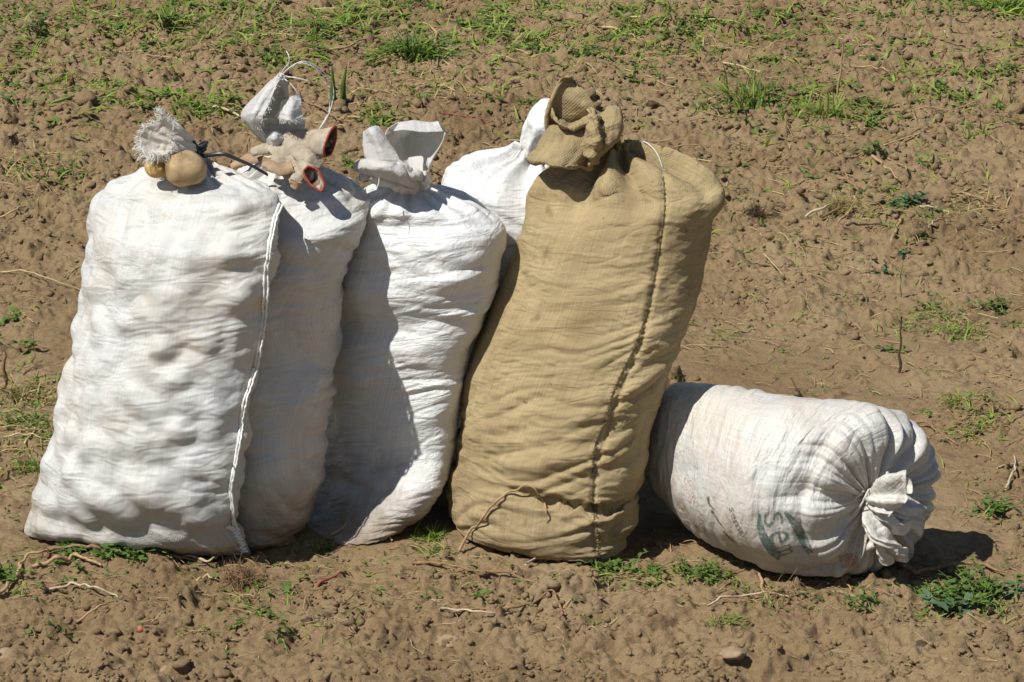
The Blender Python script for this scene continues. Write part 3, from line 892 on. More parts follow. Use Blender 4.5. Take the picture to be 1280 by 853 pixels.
np_ = sstep(c.s[-1] - .24, c.s[-1] - .04, c.S2) * np.minimum(1, c.r[:, None] / .035)
c.push(.008 * np_ * (np.sin(c.TH2 * 10 + 2 * np.sin(c.TH2 * 3 + 2)) + .6 * np.sin(c.TH2 * 17 + 2)))
finish_sack('three', c, M['pp_three'], sack_three)
parts = []
def sh(ctrl, wr, seed, wl=.03, nr=44, nc=44, aniso=1.0, dy=0.0):
    if 60 < seed < 70: dy = .03
    ctrl = [[(x, y, Y + dy) for x, y, Y in row] for row in ctrl]
    b, uv = sheet(ctrl, nr, nc, wr, seed, wl, aniso=aniso); parts.append((b, uv, False))
# right pocket with its folded hem
sh([[(500, 220, .03), (514, 224, .02), (530, 222, .04)], [(494, 200, .05), (512, 204, .08), (533, 207, .05)], [(488, 182, .06), (514, 186, .13), (545, 186, .05)],
    [(482, 169, .05), (516, 168, .15), (555, 169, .03)], [(486, 160, .07), (520, 157, .12), (556, 162, .06)], [(498, 153, .04), (522, 151, .04), (548, 153, .03)], [(492, 163, .0), (522, 164, -.01), (554, 166, .0)]], .0045, 61, .05, 70, 60)
# right outer edge of the pocket turning forward
sh([[(534, 222, .03), (536, 214, .0), (533, 206, .0)], [(538, 205, .03), (541, 198, .01), (536, 190, .04)], [(548, 186, .02), (552, 180, .0), (548, 178, .03)], [(556, 168, .01), (557, 166, .0), (552, 165, .02)]], .002, 62, .03, 30, 20)
# left lobe
sh([[(468, 220, .02), (484, 222, .0), (502, 218, .01)], [(459, 200, .03), (478, 203, -.01), (500, 204, .0)], [(455, 184, .04), (472, 182, .0), (492, 188, .02)], [(453, 170, .05), (464, 166, .01), (482, 172, .03)], [(454, 164, .07), (463, 160, .04), (473, 158, .04)], [(460, 168, .1), (467, 168, .1), (478, 168, .08)]], .007, 63, .03)
# rolled collar folds in front
sh([[(443, 214, .03), (455, 220, -.01), (480, 226, -.03), (510, 236, -.02), (522, 238, .01)], [(442, 208, .02), (456, 210, -.04), (482, 213, -.07), (510, 222, -.05), (524, 230, .0)],
    [(446, 202, .03), (460, 200, -.02), (485, 203, -.05), (508, 210, -.03), (524, 220, .0)], [(452, 205, .06), (468, 206, .03), (490, 209, .02), (510, 214, .03), (522, 222, .04)]], .009, 64, .026, 50, 90)
sh([[(448, 222, .05), (470, 230, .0), (500, 240, -.01), (516, 242, .02)], [(450, 217, .03), (472, 223, -.03), (502, 233, -.04), (520, 238, .0)], [(458, 214, .05), (478, 217, .01), (505, 226, .0), (520, 232, .03)]], .010, 65, .022, 40, 80)
# the right roll under the pocket
sh([[(498, 200, .0), (516, 210, -.02), (532, 222, -.01)], [(496, 207, -.02), (512, 218, -.05), (530, 228, -.03)], [(504, 214, .01), (516, 226, -.02), (534, 234, .0)]], .009, 66, .022, 40, 50)
sh([[(520, 236, .03), (530, 240, .03), (536, 236, .05)], [(522, 225, .0), (531, 228, -.02), (537, 224, .03)], [(524, 214, .02), (532, 214, .0), (536, 212, .04)]], .003, 67, .025, 24, 20)
cloth_obj("tied_neck", parts, M['pp_thin'], sack_three)
V, F = tube([P(474, 222, -.03), P(473, 230, -.04), P(470, 238, -.05)], .001, 10, 4)
add("loose_thread", mesh_np("loose_thread", V, F), M['white_thread'], sack_three)

# --- fourth sack, behind
sack_four = thing("potato_sack", "white woven sack mostly hidden behind the tan sack, only its rounded shoulder and neck showing", "sack", Gz(650, 577), "full white woven sacks")
k = standing_keys([
    (590, 592, 715, 592, .05, .4, .4, 2), (575, 580, 730, 580, .12, .4, .4, 2), (565, 550, 738, 550, .16, .4, .4, 2.1), (560, 450, 740, 450, .17, .4, .4, 2.2),
    (556, 350, 740, 350, .17, .4, .4, 2.2), (553, 280, 740, 280, .17, .4, .4, 2.3), (552, 245, 740, 245, .16, .4, .4, 2.4), (555, 226, 738, 226, .14, .4, .4, 2.4),
    (566, 213, 730, 213, .11, .4, .4, 2.4), (592, 203, 715, 203, .075, .4, .4, 2.3), (625, 195, 695, 195, .045, .4, .4, 2), (640, 187, 680, 186, .03, .4, .4, 2), (644, 182, 678, 180, .028, .4, .4, 2)])
c = Cloth(k, 260, 320, PH)
body = sstep(0, .08, c.S2) * (1 - sstep(c.s[-1] - .16, c.s[-1] - .05, c.S2))
c.push((.009 * vfold(c, 71, .2).reshape(c.rows, c.cols)) * body)
w1 = wrinkle(c, 75, .2, .05, .2).reshape(c.rows, c.cols)
c.push((.010 * (w1 - .3)) * body)
np_ = sstep(c.s[-1] - .26, c.s[-1] - .06, c.S2) * np.minimum(1, c.r[:, None] / .035)
c.push(.010 * np_ * (np.sin(c.TH2 * 8 + 2 * np.sin(c.TH2 * 2 + 2)) + .6 * np.sin(c.TH2 * 15 + 2)))
finish_sack('four', c, M['pp_four'], sack_four)
path = [P(668, 192, .4), P(670, 178, .4), P(680, 162, .4), P(694, 147, .4), P(708, 134, .4)]
fun, uvf = funnel(path, [.046, .057, .074, .072, .020], 70, 150, [.14, .12, .08, .08, .14], 72, squash=.7, wr=.008, wl=.05, foldk=(3, 6, 12))
cloth_obj("tied_neck", [(fun, uvf, True)], M['pp_four'], sack_four)

# --- tan sack
sack_tan = thing("potato_sack", "tall tan burlap sack with a knotted neck and a dark stitched seam down its front", "sack", Gz(690, 670))
k = standing_keys([
    (690, 690, 762, 705, 0.050, -0.110, -0.240, 1.9), (606, 662, 778, 696, 0.110, -0.010, -0.240, 2.0), (568, 640, 786, 664, 0.150, 0.060, -0.230, 2.0), (562, 610, 797, 625, 0.166, 0.100, -0.200, 2.1),
    (567, 572, 806, 590, 0.170, 0.120, -0.190, 2.1), (574, 531, 816, 548, 0.170, 0.130, -0.180, 2.1), (578, 495, 832, 490, 0.170, 0.140, -0.160, 2.1), (587, 450, 848, 448, 0.170, 0.150, -0.136, 2.1),
    (604, 400, 866, 405, 0.170, 0.160, -0.111, 2.1), (617, 368, 874, 375, 0.170, 0.170, -0.091, 2.1), (634, 328, 881, 335, 0.170, 0.180, -0.070, 2.1), (648, 285, 889, 290, 0.166, 0.190, -0.050, 2.1),
    (656, 258, 902, 252, 0.152, 0.200, -0.040, 2.1), (661, 238, 899, 235, 0.133, 0.200, -0.020, 2.1), (670, 220, 880, 219, 0.120, 0.190, 0.000, 2.1), (692, 207, 850, 205, 0.085, 0.170, 0.040, 2.1),
    (728, 197, 812, 195, 0.050, 0.140, 0.080, 2.0), (752, 190, 792, 188, 0.024, 0.120, 0.100, 2.0), (754, 178, 790, 176, 0.022, 0.110, 0.110, 2.0)])
c = Cloth(k, 320, 400, PH)
body = sstep(0, .08, c.S2) * (1 - sstep(c.s[-1] - .16, c.s[-1] - .05, c.S2))
c.push((.011 * vfold(c, 81, .24).reshape(c.rows, c.cols)) * body)
c.push(.006 * (bumps(c.flat(), .085, 83).reshape(c.rows, c.cols) - .5) * body)
tan_seam = [(829, 222), (831, 256), (825, 305), (816, 354), (805, 400), (795, 430), (780, 460), (765, 494), (757, 524), (746, 550), (741, 576), (741, 602), (740, 625), (743, 650), (748, 672), (747, 698)]
pts0 = np.array([P(x, y, -.12) for x, y in tan_seam])
sx = polyline(pts0, 60)
# seam line as a function of height, for puckers
xs = np.interp(c.G[..., 2], sx[::-1, 2], sx[::-1, 0])
fr = (c.G[..., 1] < c.C[:, 1][:, None])
ds = np.abs(c.G[..., 0] - xs) * np.where(fr, 1, 99)
low = 1 - sstep(.30, .75, c.S2)
w1 = wrinkle(c, 85, .22, .052, -.22).reshape(c.rows, c.cols); w2 = wrinkle(c, 86, .12, .026, .18).reshape(c.rows, c.cols); w3 = wrinkle(c, 87, .045, .013, .3).reshape(c.rows, c.cols)
c.push(((.012 + .016 * low) * (w1 - .3) + (.003 + .005 * low) * (w2 - .3)) * body * (.35 + .8 * sstep(-.4, .5, gnoise(c.flat() / .18, 89)).reshape(c.rows, c.cols)))
c.push((.008 * (w3 - .3) * np.exp(-ds / .06) - .006 * np.exp(-(ds / .008) ** 2)) * body)
# the deep fold above the bottom bulge
zf = P(700, 612, -.15)[2]; zl = zf - .10 * (c.G[..., 0] - P(700, 612, -.15)[0])
c.push(-.030 * np.exp(-((c.G[..., 2] - zl) / .013) ** 2) * fr * sstep(P(600, 600, 0)[0], P(690, 600, 0)[0], c.G[..., 0]))
np_ = sstep(c.s[-1] - .36, c.s[-1] - .06, c.S2) * np.minimum(1, c.r[:, None] / .05)
c.push(.021 * np_ * (np.sin(c.TH2 * 7 + 1.6 * np.sin(c.TH2 * 2 + 2)) + .55 * np.sin(c.TH2 * 13 + 2)))
finish_sack('tan', c, M['burlap'], sack_tan)
JJ = Join()
pts = hits('tan', tan_seam, 150, .0005)
V, F = tube(pts, .0016, None, 5); JJ.add(V, F)
g = np.random.default_rng(2)
for q in range(len(pts) - 1):
    a = pts[q]; f = 1 if q > 45 else .55
    s = np.array([.0055 * f, 0, .0035]) * (1 if q % 2 else -1) + g.normal(0, .0008, 3)
    V, F = tube([a - s * .4, a + np.array([0, -.003, 0]), a + s], .0013, 4, 4); JJ.add(V, F)
add("seam_stitching", JJ.mesh("seam_stitching"), M['dark_thread'], sack_tan)
# the knot: flap, rolled top, band and right ear
knot = []
def kn(ctrl, wr, seed, wl=.05, nr=50, nc=50):
    ctrl = [[(x, y, Y * .62 + .062) for x, y, Y in row] for row in ctrl]
    b, uv = sheet(ctrl, nr, nc, wr * 1.7, seed, wl * .8); knot.append((b, uv, False))
# hanging flap
kn([[(684, 158, .03), (700, 158, -.02), (722, 158, -.03), (745, 158, .0)],
    [(680, 170, .02), (700, 170, -.05), (724, 172, -.07), (748, 175, -.03)],
    [(671, 186, .02), (692, 188, -.08), (722, 192, -.10), (748, 192, -.04)],
    [(661, 194, .03), (684, 201, -.10), (716, 207, -.12), (740, 203, -.05)],
    [(660, 200, .04), (684, 206, -.105), (716, 211, -.125), (738, 208, -.05)],
    [(664, 203, .06), (688, 205, -.08), (716, 208, -.10), (736, 204, -.03)]], .010, 91, .045)
# peaked back lobe of the knot
kn([[(685, 166, .03), (700, 164, .05), (722, 160, .06), (744, 150, .03)],
    [(684, 146, .02), (698, 142, .03), (722, 140, .02), (744, 138, .01)],
    [(690, 122, .02), (702, 116, .03), (720, 116, .02), (737, 122, .02)],
    [(698, 104, .02), (706, 99, .04), (716, 99, .05), (726, 108, .03)],
    [(704, 98, .02), (710, 95, .02), (714, 95, .03), (720, 101, .03)]], .004, 92, .05)
# thick left hem of the peak
hem = [P(x, y, Y + .075) for x, y, Y in [(685, 164, .01), (684, 148, .0), (688, 130, -.005), (695, 113, .0), (702, 102, .005), (711, 95, .02)]]
V, F = tube(hem, lambda t: .0075 * (1 - .45 * t), 40, 10)
V = V + .0015 * gnoise(V / .008, 4)[:, None]
# lower roll across the front
kn([[(690, 132, .05), (696, 146, .03), (710, 154, .02), (728, 148, .02), (742, 136, .02)],
    [(690, 136, .0), (696, 150, -.05), (712, 158, -.06), (730, 152, -.05), (744, 140, -.01)],
    [(691, 146, -.01), (700, 156, -.06), (714, 162, -.07), (732, 157, -.06), (746, 148, -.03)],
    [(694, 152, .02), (704, 159, -.01), (716, 163, -.02), (730, 160, -.01), (744, 154, .0)]], .004, 93, .02)
# band that crosses the knot on its right
kn([[(733, 134, .02), (742, 135, -.04), (750, 140, -.03)], [(736, 145, -.03), (743, 150, -.08), (750, 152, -.06)], [(733, 160, -.05), (746, 168, -.11), (754, 170, -.07)],
    [(726, 178, -.07), (744, 184, -.13), (753, 184, -.08)], [(728, 195, -.08), (742, 200, -.12), (748, 198, -.08)], [(732, 206, -.05), (738, 208, -.08), (742, 205, -.05)]], .007, 94, .018)
cloth_obj("knot_folds", knot, M['burlap_thin'], sack_tan, .004)
o = add("knot_hem", mesh_np("knot_hem", V, F), M['burlap_thin'], sack_tan)
# right ear: a fat rounded lobe
k2 = []
for (px, py, Y, a, b_, n) in [(738, 206, -.03, .006, .01, 2), (742, 198, -.04, .022, .026, 2), (750, 184, -.04, .040, .036, 2), (756, 168, -.03, .044, .040, 2.2), (760, 152, -.02, .036, .036, 2.2), (762, 141, -.01, .026, .028, 2), (764, 134, .0, .012, .014, 2), (765, 131, .0, .003, .004, 2)]:
    k2.append((P(px, py, Y * .8 + .075), np.array([a, 0, a * .35]), np.array([0, b_, 0]), n))
ce = Cloth(k2, 90, 120, PH)
ce.push(.005 * (np.abs(gnoise(np.stack([ce.flat()[:, 0] / .012, ce.flat()[:, 1] / .03, ce.flat()[:, 2] / .09], 1), 95)) - .3).reshape(90, 120) + .003 * gnoise(ce.flat() / .03, 96).reshape(90, 120))
add("knot_ear", ce.mesh("knot_ear"), M['burlap_thin'], sack_tan)
V, F = tube(hits('tan', [(800, 176), (810, 180), (819, 188), (825, 198), (830, 214)], 24, .003), .0017, None, 5)
add("tie_string", mesh_np("tie_string", V, F), M['white_thread'], sack_tan)

# --- the sack that lies on its side
sack_lying = thing("potato_sack", "white printed woven sack lying on its side, its gathered tied end facing right", "sack", Gz(960, 690), "full white woven sacks")
def lk(Cc, r, ang, rz=None, n=2.0):
    a = R(ang)
    return (Cc, np.array([math.sin(a), math.cos(a), 0]) * r, np.array([0, 0, rz or r]), n)
k = []
for (px, py, z, r, ang) in [(812, 560, .185, .02, 26), (814, 560, .185, .07, 26), (824, 562, .185, .115, 26), (848, 569, .190, .160, 28), (890, 584, .19, .188, 30), (940, 597, .196, .199, 33), (990, 605, .199, .203, 38), (1040, 611, .2, .203, 44), (1078, 614, .2, .200, 50)]:
    kk = lk(Gz(px, py, z), r, ang)
    f_ = float(np.interp(px, [820, 900, 1000], [.62, .72, 1.0]))
    sh0 = np.array([0, .05, 0]) * float(np.interp(px, [850, 980], [1, 0]))
    k.append((kk[0] + sh0 - np.array([0, 0, .05 * math.tan(R(21)) * 0]), kk[1] * f_, kk[2], kk[3]))
c8 = Gz(1078, 614, .2)
ax = lambda d, a: np.array([math.cos(R(a)), -math.sin(R(a)), 0]) * d
e1 = np.array([-1, 0, .15])
for (d, r, ang, sh_) in [(.034, .193, 54, .0), (.058, .174, 56, .0), (.073, .142, 58, .003), (.070, .10, 58, .010), (.070, .065, 58, .016), (.064, .035, 58, .021), (.058, .018, 58, .024), (.066, .014, 58, .026)]:
    k.append(lk(c8 + ax(d, 54) + e1 * sh_, r, ang))
c = Cloth(k, 320, 400, -PH)
body = sstep(0, .1, c.S2) * (1 - sstep(c.s[-1] - .20, c.s[-1] - .1, c.S2))
p = c.flat()
c.push((.010 * vfold(c, 101, .2).reshape(c.rows, c.cols)) * sstep(0, .1, c.S2) * np.minimum(1, c.r[:, None] / .06))
c.push(.006 * (bumps(c.flat(), .08, 103).reshape(c.rows, c.cols) - .5) * body)
w = np.abs(gnoise(np.stack([c.S2.ravel() / .04, np.cos(c.TH2.ravel()) * 1.3, np.sin(c.TH2.ravel()) * 1.3], 1), 105)).reshape(c.rows, c.cols)
c.push(.008 * (w - .3) * body)
# radial pleats that run from the tie back along the body
pl = sstep(c.s[-1] - .36, c.s[-1] - .10, c.S2) * np.minimum(1, c.r[:, None] / .05)
fold = np.abs(np.sin(c.TH2 * 9 + 1.7 * np.sin(c.TH2 * 2 + .5) + .5 * np.sin(c.TH2 * 5))) ** .7 + .45 * np.abs(np.sin(c.TH2 * 17 + 2.1 * np.sin(c.TH2 * 3))) ** .8
lenv = .6 + .4 * np.sin(c.TH2 * 4 + 1) * np.sin(c.TH2 * 7)
N0 = grid_normals(c.G)
pleat = .024 * pl * lenv * (fold - .8)
g = np.random.default_rng(14)
dd = np.zeros_like(c.S2)
for _ in range(22):          # long single creases that run back from the tie
    a0 = g.uniform(0, 6.283); ln = g.uniform(.14, .36); wd = g.uniform(.05, .10)
    sb = c.s[-1] - .06
    da = (c.TH2 - a0 - .5 * g.normal() * (sb - c.S2) + math.pi) % (2 * math.pi) - math.pi
    al_ = sstep(sb - ln, sb - ln * .45, c.S2) * np.minimum(1, c.r[:, None] / .11) ** 2
    dd += -.012 * al_ * np.exp(-np.abs(da / wd) ** 1.3) + .006 * al_ * np.exp(-((da - 1.7 * wd) / wd) ** 2)
c.G = c.G + N0 * (pleat + np.clip(dd, -.016, .010))[..., None]
finish_sack('lying', c, M['pp_five'], sack_lying)
# crumpled loose cloth beyond the tie
parts = []
t0 = c8 + ax(.06, 54) + e1 * .024
def q(px, py, f):      # a point at pixel, f metres in front of the tie along the end's direction
    return (px, py, t0[1] - f)
tv = lambda r_, f_, u_: t0 + np.array([r_, -f_, u_])
for (pth, rad, fo, sd_, sq, fk, rv) in [
    ([tv(-.004, -.01, 0), tv(.004, .012, .002), tv(.020, .030, .004), tv(.044, .042, .006), tv(.066, .044, .006)], [.013, .018, .042, .066, .074], [.1, .25, .42, .46, .44], 111, 1.05, (2, 5, 9), .020),
    ([tv(.002, .012, -.006), tv(.012, .036, -.030), tv(.024, .048, -.066), tv(.032, .046, -.100), tv(.036, .040, -.125)], [.016, .034, .046, .050, .052], [.1, .22, .30, .34, .34], 117, .42, (3, 5, 8), .012),
    ([tv(.010, .010, .0), tv(.040, .020, -.006), tv(.075, .022, -.020), tv(.100, .010, -.040)], [.014, .036, .048, .046], [.1, .25, .32, .34], 119, .55, (3, 5, 8), .012)]:
    f_, u_ = funnel(pth, rad, 70, 200, fo, sd_, squash=sq, rimvar=rv, wr=.006, wl=.022, foldk=fk)
    parts.append((f_, u_, True))
cloth_obj("loose_end", parts, M['pp_thin_dirty'], sack_lying)
JJ = Join()
for r_, z_ in ((.019, 0), (.021, .004), (.018, -.004)):
    th = np.linspace(0, 6.4, 30)
    a = R(56)
    cc = t0 + ax(.012, 54) + np.array([0, 0, z_])
    V, F = tube(cc + np.stack([np.cos(th) * math.sin(a) * r_, np.cos(th) * math.cos(a) * r_, np.sin(th) * r_], 1), .0022, None, 5); JJ.add(V, F)
V, F = tube([P(1086, 612, t0[1] - .035), P(1082, 620, t0[1] - .05), P(1076, 632, t0[1] - .05), P(1066, 642, t0[1] - .045), P(1060, 634, t0[1] - .04), P(1068, 624, t0[1] - .04), P(1080, 614, t0[1] - .04)], .0026, 40, 5); JJ.add(V, F)
add("tie_string", JJ.mesh("tie_string"), M['pp_thin'], sack_lying)

# printed lettering, laid on the skin of the sack
def text_mesh(body_, bold=False):
    cu = bpy.data.curves.new("t", 'FONT')
    cu.body = body_; cu.resolution_u = 4
    ob = bpy.data.objects.new("t", cu)
    COL.objects.link(ob)
    dg = bpy.context.evaluated_depsgraph_get()
    me = bpy.data.meshes.new_from_object(ob.evaluated_get(dg))
    bpy.data.objects.remove(ob); bpy.data.curves.remove(cu)
    import bmesh
    bm = bmesh.new(); bm.from_mesh(me)
    bmesh.ops.triangulate(bm, faces=bm.faces[:])
    for _ in range(3):
        ed = [e for e in bm.edges if e.calc_length() > .10]
        if not ed: break
        bmesh.ops.subdivide_edges(bm, edges=ed, cuts=1)
        bmesh.ops.triangulate(bm, faces=bm.faces[:])
    V = np.array([v.co[:2] for v in bm.verts]); F = np.array([[v.index for v in f.verts] for f in bm.faces])
    bm.free(); bpy.data.meshes.remove(me)
    return V, F
def on_sack(name, key, shapes, mat, parent, off=.0012):
    J3 = Join()
    for (V, F, fn) in shapes:
        pts = []
        ok = np.ones(len(V), bool)
        for i, v in enumerate(V):
            px, py = fn(v)
            h = hit(key, px, py, off)
            if h is None: ok[i] = False; pts.append((0, 0, 0))
            else: pts.append(h[0])
        F2 = F[ok[F].all(1)]
        J3.add(np.array(pts), F2)
    return add(name, J3.mesh(name), mat, parent)
def along(V, pts, hgt):
    """map text to a pixel path; hgt = letter height in px"""
    K = polyline(np.array([(x, y, 0) for x, y in pts], float), 60)[:, :2]
    t = np.gradient(K, axis=0); t /= np.linalg.norm(t, axis=1)[:, None]
    w = V[:, 0].max()
    def fn(v):
        s = np.clip(v[0] / w, 0, 1) * 59
        i = int(min(s, 58)); f = s - i
        p = K[i] * (1 - f) + K[i + 1] * f
        n = np.array([t[i][1], -t[i][0]])
        return p + n * v[1] * hgt
    return fn
V, F = text_mesh("semp")
on_sack("printed_word", 'lying', [(V, F, along(V, [(911, 634), (915, 648), (921, 661), (928, 672)], 11))], M['ink_dark'], sack_lying)
def patch(poly, n=14):
    """fill of a 4-corner pixel patch"""
    A, B, C_, D = [np.array(q_, float) for q_ in poly]
    uu = np.linspace(0, 1, n)
    V = np.array([(A * (1 - u) + B * u) * (1 - v) + (D * (1 - u) + C_ * u) * v for v in uu for u in uu])
    return V, grid_faces(n, n, False), (lambda v: v)
def band(mid, wid, n=30):
    """fill of a strip along a pixel path, with a width at each point"""
    K = polyline(np.array([(x, y, w) for (x, y), w in zip(mid, wid)], float), n)
    t = np.gradient(K[:, :2], axis=0); t /= np.linalg.norm(t, axis=1)[:, None]
    nn = np.stack([t[:, 1], -t[:, 0]], 1)
    w = np.array([np.interp(i, np.linspace(0, n - 1, len(wid)), wid) for i in range(n)])
    V = np.concatenate([K[:, None, :2] + nn[:, None] * w[:, None, None] * k_ for k_ in (-.5, -.17, .17, .5)], 1).reshape(-1, 2)
    return V, grid_faces(n, 4, False), (lambda v: v)
on_sack("printed_strokes", 'lying', [band([(885, 621), (887, 630), (893, 637)], [3.5, 2, 1]), band([(889, 637), (896, 648), (905, 660)], [3, 2.5, 1]), band([(905, 664), (911, 671), (919, 679)], [3, 2, 1])], M['ink_dark'], sack_lying)
shp = []
V, F = text_mesh("OSIVO OSIVO"); shp.append((V, F, along(V, [(860, 600), (865, 622), (871, 643), (877, 660), (883, 671)], 8)))
V, F = text_mesh("OSIVO OSIVO"); shp.append((V, F, along(V, [(855, 597), (858, 615), (863, 636), (868, 655), (872, 664)], 6)))
on_sack("printed_small_words", 'lying', shp, M['ink_orange'], sack_lying)
# round green emblem: two arcs with the letters between them
shp = [band([(949, 641), (950, 656), (955, 672), (964, 686), (976, 697)], [3, 8, 11, 12, 9]), band([(981, 640), (990, 650), (998, 662), (1006, 678), (1013, 692)], [4, 9, 13, 12, 8])]
def rot_text(s, ox, oy, w, h, ang):
    V, F = text_mesh(s)
    V = V / np.array([V[:, 0].max(), V[:, 1].max()])
    ca, sa = math.cos(R(ang)), math.sin(R(ang))
    return V, F, (lambda v: (ox + v[0] * w * ca + v[1] * h * sa, oy + v[0] * w * sa - v[1] * h * ca))
shp.append(rot_text("S", 953, 641, 19, 24, 80))
shp.append(rot_text("e", 960, 664, 18, 24, 78))
shp.append(rot_text("m", 969, 684, 13, 20, 74))
o = on_sack("printed_emblem", 'lying', shp, M['ink_green'], sack_lying)
on_sack("printed_patch", 'lying', [patch([(1048, 694), (1072, 690), (1074, 708), (1052, 711)], 10)], M['ink_orange'], sack_lying)

# ------------------------------------------------------------------ potatoes
def potato(name, label, centre, ax3, mat, seed, rot=0, group=None):
    V = IV3 * (1 + .17 * gnoise(IV3 * 1.0 + seed, seed) + .05 * gnoise(IV3 * 2.6, seed + 1))[:, None]
    # eyes
    g = np.random.default_rng(seed)
    for _ in range(7):
        d = g.normal(size=3); d /= np.linalg.norm(d)
        V = V * (1 - .08 * np.exp(-((IV3 - d) ** 2).sum(1) / .014))[:, None]
    V = V * np.array(ax3)
    c_, s_ = math.cos(rot), math.sin(rot)
    V = np.stack([V[:, 0] * c_ + V[:, 2] * s_, V[:, 1], -V[:, 0] * s_ + V[:, 2] * c_], 1)
    o = add(name, mesh_np(name, V, IF3), mat, loc=tuple(centre))
    return tag(o, label, "potato", group)
potato("potato", "large round tan potato resting on top of the leftmost sack", P(232, 212, -.085), (.049, .045, .042), M['potato'], 3, .2, "loose potatoes")
potato("potato", "small yellowish potato left of the large one on the sack top", P(195, 211, -.055), (.028, .027, .021), M['potato_pale'], 8, .2, "loose potatoes")
pr = G(176, 789)
potato("potato", "tiny reddish potato on the bare soil at lower left", pr + np.array([0, 0, .004]), (.0085, .0085, .0095), M['potato_red'], 12, 0)

# ------------------------------------------------------------------ gloves on the second sack
def glove(label, keys_palm, fingers, cuff, cuffU, cuffV, cuff_in, leather, seed, loc):
    root = thing("work_glove", label, "glove", loc, "pair of work gloves")
    # palm and fingers fused into one skin
    J4 = Join()
    def loft(pts):
        kk = []
        for (px, py, Y, a, b_) in pts: kk.append(np.concatenate([P(px, py, Y), [a, b_]]))
        K = polyline(np.array(kk), 22)
        t = np.gradient(K[:, :3], axis=0); t /= np.linalg.norm(t, axis=1)[:, None]
        s1 = np.cross(t, np.array([0, -.75, .65])); s1 /= np.linalg.norm(s1, axis=1)[:, None]
        s2 = np.cross(s1, t)
        th = np.arange(16) * 2 * math.pi / 16
        V = K[:, None, :3] + K[:, None, 3:4] * s1[:, None] * np.cos(th)[None, :, None] + K[:, None, 4:5] * s2[:, None] * np.sin(th)[None, :, None]
        V = V.reshape(-1, 3)
        V = np.concatenate([V, K[:1, :3], K[-1:, :3]])
        i = np.arange(16); m = 22
        f0 = np.stack([np.full(16, m * 16), (i + 1) % 16, i], 1); f1 = np.stack([np.full(16, m * 16 + 1), (m - 1) * 16 + i, (m - 1) * 16 + (i + 1) % 16], 1)
        return V, [grid_faces(m, 16)[:, ::-1], np.concatenate([f0, f1])]
    for pts in [keys_palm] + fingers:
        J4.add(*loft(pts))
    o = add("glove_body", J4.mesh("glove_body"), M['glove'], root)
    m = o.modifiers.new("Remesh", 'REMESH'); m.mode = 'VOXEL'; m.voxel_size = .0023; m.use_smooth_shade = True
    m = o.modifiers.new("Smooth", 'SMOOTH'); m.factor = .5; m.iterations = 5
    tx = bpy.data.textures.new("glove_creases", 'CLOUDS'); tx.noise_scale = .014; tx.noise_depth = 2
    m = o.modifiers.new("Displace", 'DISPLACE'); m.texture = tx; m.strength = .0045; m.mid_level = .5
    for pts in leather:
        V, F = loft(pts)
        V = V + .0025 * gnoise(V / .014, seed)[:, None]
        add("leather_fingertip", mesh_np("leather_fingertip", V, F), M['leather'], root)
    # open cuff
    C0, C1 = np.array(cuff_in), np.array(cuff)
    th = np.arange(64) * 2 * math.pi / 64
    rows = []
    for t in np.linspace(0, 1, 16):
        f = .92 + .08 * t
        cc = C0 * (1 - t) + C1 * t
        lump = 1 + .05 * np.sin(3 * th + 4 * t + seed) + .03 * np.sin(6 * th + 9 * t)
        rows.append(cc + f * lump[:, None] * (np.cos(th)[:, None] * cuffU + np.sin(th)[:, None] * cuffV))
    b_ = np.array(rows)
    b_ = b_ + grid_normals(b_) * (.006 * crease(b_.reshape(-1, 3) / .022, seed).reshape(16, 64) * np.linspace(1, .25, 16)[:, None])[..., None]
    uvc = np.stack([np.tile(th * .03, 16), np.repeat(np.linspace(0, .06, 16), 64)], 1)
    cloth_obj("cuff", [(b_, uvc, True)], M['glove'], root, .0025)
    inn = C1 + (b_ - C1) * .93 + (C0 - C1) * .04
    add("lining", mesh_np("lining", inn.reshape(-1, 3), grid_faces(16, 64)[:, ::-1]), M['glove_inside'], root)
    rim = b_[-1]
    rim = np.concatenate([rim, rim[:2]])
    V, F = tube(rim, .0027, None, 8, False)
    add("red_binding", mesh_np("red_binding", V, F), M['red_trim'], root)
    return root
def yy(rows): return [[(a_, b_, Y + .05, c_, d_) for a_, b_, Y, c_, d_ in r_] for r_ in rows]
ga = P(350, 196, .05)
glove("beige work glove with its red trimmed cuff raised to the right",
      yy([[(402, 180, -.03, 0.0392, 0.0136), (388, 181, -.02, 0.0382, 0.0161), (370, 183, -.015, 0.0424, 0.0161), (354, 190, -.02, 0.0403, 0.0149), (343, 198, -.03, 0.0276, 0.0087)]])[0],
      yy([[(352, 184, .0, 0.0170, 0.0081), (340, 185, .0, 0.0159, 0.0074), (328, 187, .0, 0.0143, 0.0068), (314, 191, .0, 0.0117, 0.0056)],
       [(352, 196, -.04, 0.0233, 0.0087), (344, 204, -.06, 0.0191, 0.0074), (336, 208, -.06, 0.0127, 0.0056)],
       [(372, 188, -.05, 0.0212, 0.0087), (384, 198, -.07, 0.0212, 0.0087), (394, 204, -.07, 0.0180, 0.0074), (402, 205, -.06, 0.0095, 0.0043)]]),
      P(413, 178, -.005), np.array([-.011, -.018, .002]), np.array([.009, .003, .035]), P(392, 181, .02),
      yy([[(348, 205, -.05, 0.0148, 0.0068), (338, 204, -.06, 0.0159, 0.0068), (327, 202, -.06, 0.0117, 0.0056)], [(330, 196, .02, 0.0127, 0.0037), (312, 199, .02, 0.0138, 0.0037), (300, 204, .01, 0.0117, 0.0037), (288, 209, .01, 0.0074, 0.0025)]]), 5, ga)
gb = P(372, 225, .0)
